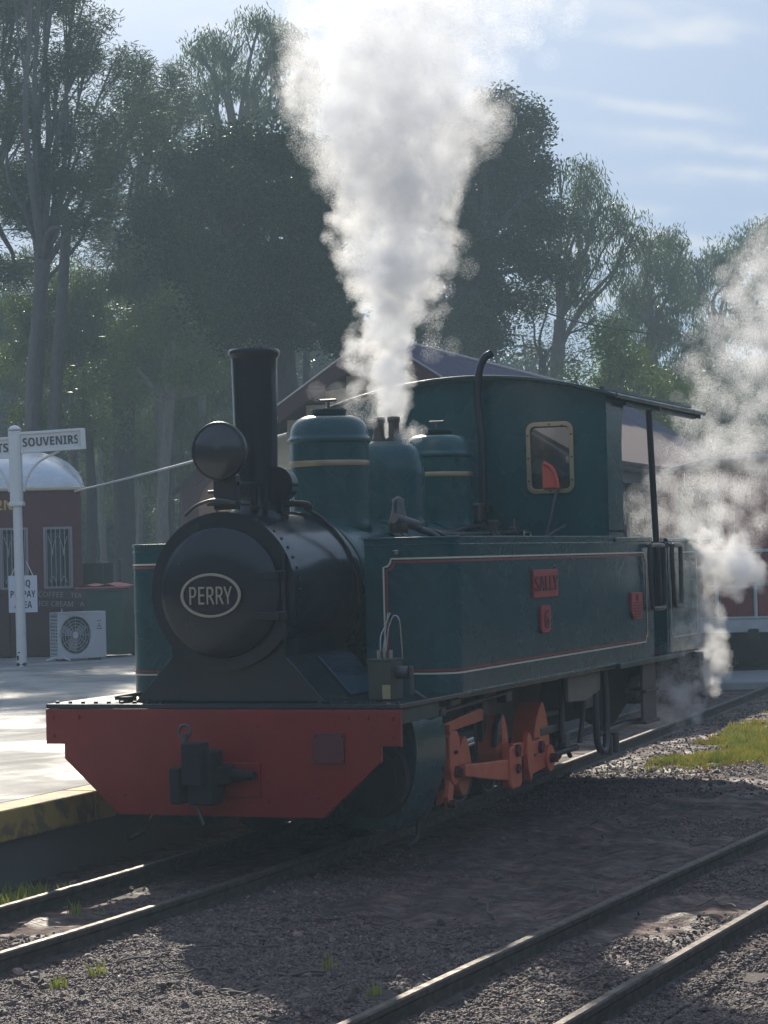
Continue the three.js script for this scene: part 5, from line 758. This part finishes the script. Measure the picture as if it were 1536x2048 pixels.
{ // added unseen woods, right of and behind the viewer, to darken what paintwork mirrors
  const R = rng(123), mats = [[], [], []], m4 = new THREE.Matrix4(), q = new THREE.Quaternion(), v = new THREE.Vector3(), s3 = new THREE.Vector3();
  for (let i = 0; i < 5200; i++) { const a = lerp(19, 322, R()) * Math.PI / 180, d = 34 + 10 * R(), h = ((a < 1.15 ? 3.4 : 8.5) + 3 * fbm(a * 4, 2, 1, 3)) * Math.pow(R(), 0.85), f = 4.4 * (0.7 + 0.6 * R()); q.setFromEuler(new THREE.Euler(R() - 0.5, R() * 6.3, R() - 0.5)); s3.set(f, f, f); v.set(Math.sin(a) * d, h, -Math.cos(a) * d); mats[(R() * 3) | 0].push(m4.clone().compose(v, q, s3)); }
  const f = new THREE.Group(); f.name = 'woodland'; scene.add(f); tag(f, 'added unseen woodland round the railway yard, darkening what the paintwork mirrors', 'woodland', null, 'stuff');
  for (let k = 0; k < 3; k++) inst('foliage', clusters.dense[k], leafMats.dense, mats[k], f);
}

// ---------- steam: millions of tiny white flecks that scatter the light ----------
const fleckMat = new THREE.MeshPhysicalMaterial({ color: lin(0.995, 0.995, 0.995), roughness: 1, specularIntensity: 0, transmission: 0.76, thickness: 0, side: THREE.DoubleSide });
function fleckCloud(n, size, seed) {
  const R = rng(seed), P = [], a = new THREE.Vector3(), b = new THREE.Vector3(), c = new THREE.Vector3();
  for (let i = 0; i < n; i++) { const th = R() * TAU, u = 2 * R() - 1, rr = Math.cbrt(R()), s = Math.sqrt(1 - u * u); c.set(s * Math.cos(th), u, s * Math.sin(th)).multiplyScalar(rr);
    a.set(R() - 0.5, R() - 0.5, R() - 0.5).normalize(); b.set(R() - 0.5, R() - 0.5, R() - 0.5).cross(a).normalize(); const d = b.clone().cross(a);
    for (const k of [0, 1, 2]) { const t = k * TAU / 3; P.push(c.x + size * (b.x * Math.cos(t) + d.x * Math.sin(t)), c.y + size * (b.y * Math.cos(t) + d.y * Math.sin(t)), c.z + size * (b.z * Math.cos(t) + d.z * Math.sin(t))); } }
  const g = new THREE.BufferGeometry(); g.setAttribute('position', new THREE.Float32BufferAttribute(P, 3)); g.computeVertexNormals(); return g;
}
const DENSITY = 0.42, PUFF = 0.055, PER = 1300, FLECKS = [0.00096, 0.00075];
const fleckGeo = [1, 2, 3, 4, 5, 6].map((k) => fleckCloud(PER, FLECKS[k < 4 ? 0 : 1] / PUFF, k * 7));   // three dense puffs, three thin ones
const puffArea = FLECKS.map((f) => 1.299 * f * f * 0.5 * PER);        // mean shadow of one puff
// puffs: list of { c, r, sig } spheres; sig = optical depth per metre
function steam(name, label, balls, seed) {
  const R = rng(seed), m4 = new THREE.Matrix4(), q = new THREE.Quaternion(), s3 = new THREE.Vector3(), v = new THREE.Vector3(), mats = [[], [], [], [], [], []];
  for (const b of balls) {
    const thin = b.sig < 2.2 ? 3 : 0, f0 = thin ? 1.3 : clamp(b.r * 6, 0.66, 1.15), n = b.sig * DENSITY * 4.19 * b.r ** 3 / (puffArea[thin ? 1 : 0] * f0 * f0 * 1.01); let cnt = Math.floor(n) + (R() < n % 1 ? 1 : 0);
    for (let i = 0; i < cnt; i++) {
      const th = R() * TAU, u = 2 * R() - 1, rr = b.r * Math.cbrt(R()) , s = Math.sqrt(1 - u * u); v.set(s * Math.cos(th), u, s * Math.sin(th)).multiplyScalar(rr); v.x *= b.sx ?? 1; v.add(b.c);
      const e = fbm(v.x * 3.2 + seed, v.y * 3.2, v.z * 3.2, 3); if (e < (b.cut ?? -0.35)) continue;
      q.setFromEuler(new THREE.Euler(R() * 6.3, R() * 6.3, R() * 6.3)); const f = PUFF * f0 * (0.8 + 0.4 * R()); s3.set(f, f, f); mats[thin + ((R() * 3) | 0)].push(m4.clone().compose(v, q, s3));
    }
  }
  const g = new THREE.Group(); g.name = name; scene.add(g); tag(g, label, 'steam', null, 'stuff');
  mats.forEach((l, k) => l.length && inst('vapour', fleckGeo[k], fleckMat, l, g));
  console.log(name, mats.map((l) => l.length).join());
}
// cauliflower growth: balls on balls
function grow(list, c, r, sig, R, levels, flat = 1, k = 7, up = 2.3) {
  list.push({ c: c.clone(), r, sig });
  if (!levels) return;
  for (let i = 0; i < k; i++) { const th = R() * TAU, u = 2 * R() - 1, s = Math.sqrt(1 - u * u), rr = r * (0.26 + 0.2 * R()); grow(list, new THREE.Vector3(s * Math.cos(th), u, s * Math.sin(th) * flat).multiplyScalar(r * 0.92).add(c), rr, sig * up, R, levels - 1, flat, 7, up); }
}
{
  const D = at(771, 850, 1).z, R = rng(404), src = onTrack(2.26, 0, 2.2), dist = -src.z, balls = [];
  const edge = [[850, 760, 808], [800, 748, 820], [760, 735, 820], [700, 735, 820], [640, 725, 830], [600, 732, 850], [560, 712, 868], [500, 690, 890], [430, 680, 900], [380, 690, 915], [330, 670, 925], [290, 645, 930], [250, 620, 955], [200, 600, 960], [150, 595, 950], [100, 610, 970], [50, 625, 1010], [0, 635, 1050], [-80, 650, 1110], [-180, 670, 1180], [-260, 690, 1240]];
  const px = dist / FOCAL;
  for (let i = 0; i < edge.length - 1; i++) for (let k = 0; k < (i > 17 ? 3 : 2); k++) {
    const t = k / 2, y = lerp(edge[i][0], edge[i + 1][0], t), a = lerp(edge[i][1], edge[i + 1][1], t), b = lerp(edge[i][2], edge[i + 1][2], t), w = (b - a) / 2 * lerp(0.99, 1, smoothstep(y, 60, 480)), cx = (a + b) / 2 - 8 * (1 - smoothstep(y, 60, 480));
    const n = y > 620 ? 1 : 3; const sig = clamp(9 * 45 / w, 1.6, 14) * lerp(0.07, 0.5, smoothstep(y, -50, 620)) * (y < -20 ? 0.6 : 1);
    for (let j = 0; j < n; j++) { const off = n === 1 ? 0 : (j - 1) * 0.42 * w + (R() - 0.5) * 0.2 * w, r = (n === 1 ? 0.95 : 0.62 + 0.14 * R()) * w * px; const c = at(cx + off, y + (R() - 0.5) * 14, dist + (R() - 0.5) * w * px * 0.9); grow(balls, c, r, y > 620 ? sig * 1.9 : sig, R, y > 620 ? 1 : 2, 1, n === 1 ? 8 : 9, y > 620 ? 1.2 : 1.65); }
  }
  // side billows low on the left, wisps to the right
  for (const [x, y, r, sig, lv] of [[712, 700, 24, 9, 2], [700, 730, 20, 8, 2], [706, 668, 16, 6, 1], [724, 745, 20, 7, 1], [720, 790, 26, 3, 1], [735, 830, 20, 4, 1], [712, 630, 10, 3, 1], [680, 440, 22, 7, 2], [690, 520, 20, 6, 2], [598, 160, 34, 4.5, 2], [585, 190, 26, 4.5, 2], [600, 110, 30, 4, 2], [640, 265, 24, 4, 2], [618, 255, 18, 3, 1], [640, 290, 20, 2.5, 1], [955, 230, 26, 6, 2], [960, 200, 22, 5, 2], [920, 290, 22, 5, 2], [900, 480, 20, 4, 2], [915, 420, 18, 4, 1], [900, 520, 26, 1.1, 1], [915, 500, 24, 0.9, 1], [925, 535, 22, 0.7, 1], [880, 600, 26, 0.6, 1], [885, 560, 24, 0.8, 1], [880, 680, 26, 0.8, 1], [860, 650, 22, 1.8, 1], [895, 690, 20, 1.5, 1], [850, 700, 20, 2.0, 1], [870, 620, 18, 1.2, 1], [820, 868, 16, 7, 1], [800, 880, 16, 7, 1], [835, 858, 12, 5, 1], [782, 872, 18, 7, 1], [575, 765, 26, 0.22, 1], [605, 785, 32, 0.28, 1], [640, 800, 36, 0.45, 1], [660, 770, 30, 0.45, 1], [690, 800, 30, 1.2, 1], [1010, 60, 60, 0.8, 1], [1070, 30, 60, 0.6, 1], [1010, 120, 50, 0.55, 1], [1130, 10, 50, 0.35, 1], [1090, 90, 50, 0.3, 1], [585, 140, 30, 2.2, 2], [575, 195, 24, 2.4, 2], [590, 80, 34, 2, 2], [605, 20, 36, 2, 2], [610, 225, 24, 2.2, 2]]) grow(balls, at(x, y, dist + (R() - 0.5) * 0.3), r * px, sig, R, lv, 1, 6);
  steam('steam_plume', 'tall dense white steam column blowing from the safety valves', balls, 11);
}
{ // leaking steam at the rear right, drifting up across the right edge
  const R = rng(505), balls = [], dist = 15.6, px = dist / FOCAL;
  const put = (x, y, r, sig, lv, dd = 0) => grow(balls, at(x, y, dist + dd + (R() - 0.5) * 0.3), r * px, sig, R, lv, 1, 7, dd > 1 ? 0.9 : 1.5);
  for (const [x, y, r, sig] of [[1415, 1090, 30, 7], [1445, 1110, 36, 8], [1480, 1120, 36, 8], [1500, 1150, 26, 8], [1465, 1155, 30, 8], [1430, 1150, 30, 6], [1410, 1130, 28, 6], [1405, 1190, 26, 6], [1415, 1230, 26, 7], [1425, 1270, 24, 7], [1430, 1310, 26, 7], [1425, 1340, 24, 6], [1420, 1370, 18, 4], [1440, 1300, 16, 6], [1400, 1270, 22, 4], [1485, 1085, 20, 6], [1395, 1090, 24, 5]]) put(x, y, r * 1.12, sig * 1.0, 2);
  for (const [x, y, r, sig] of [[1330, 1400, 40, 3.2], [1365, 1410, 34, 3], [1300, 1420, 30, 3], [1290, 1440, 22, 3], [1340, 1440, 26, 2.6], [1385, 1390, 26, 2.4], [1360, 1360, 44, 1.2], [1330, 1340, 40, 0.9], [1390, 1320, 40, 1.6], [1380, 1270, 36, 1.6], [1385, 1210, 36, 1.6], [1375, 1150, 30, 1.4], [1300, 1390, 36, 1.2]]) put(x, y, r * 1.12, sig * 1.0, 1, -0.5);
  for (const [x, y, r, sig] of [[1400, 1040, 46, 1.8], [1340, 1040, 40, 1.5], [1290, 1045, 30, 1.5], [1440, 1010, 60, 1.3], [1490, 1050, 50, 1.3], [1400, 960, 50, 1.2], [1470, 930, 70, 1.1], [1360, 980, 40, 1.0], [1530, 990, 60, 1.2], [1520, 870, 80, 0.75], [1440, 850, 70, 0.55], [1490, 760, 90, 0.55], [1530, 660, 90, 0.7], [1500, 580, 70, 0.5], [1560, 520, 80, 0.6], [1420, 740, 70, 0.3], [1380, 860, 50, 0.5], [1340, 920, 36, 0.5], [1570, 760, 90, 0.7], [1270, 1010, 30, 0.9], [1300, 1000, 36, 1.0], [1340, 960, 44, 0.8], [1300, 1060, 30, 0.9], [1370, 1060, 40, 1.2], [1400, 900, 56, 0.7], [1450, 700, 80, 0.35], [1480, 640, 80, 0.35], [1400, 800, 60, 0.3], [1540, 580, 80, 0.4], [1520, 500, 60, 0.25]]) put(x, y, r * 1.1, Math.min(sig * 1.15, 2.19), 1, 1.2);
  steam('steam_cloud', 'drifting white steam leaking from the rear of the locomotive', balls, 12);
}

// ---------- draw ----------
scene.traverse((o) => { if (o.isMesh) { o.castShadow = true; o.receiveShadow = true; } });
const renderer = new THREE.WebGLRenderer({ antialias: true });
renderer.shadowMap.enabled = true; renderer.shadowMap.type = THREE.PCFSoftShadowMap;
renderer.toneMapping = THREE.LinearToneMapping; renderer.toneMappingExposure = EXPOSURE;
renderer.setSize(768, 1024);
renderer.render(scene, camera);
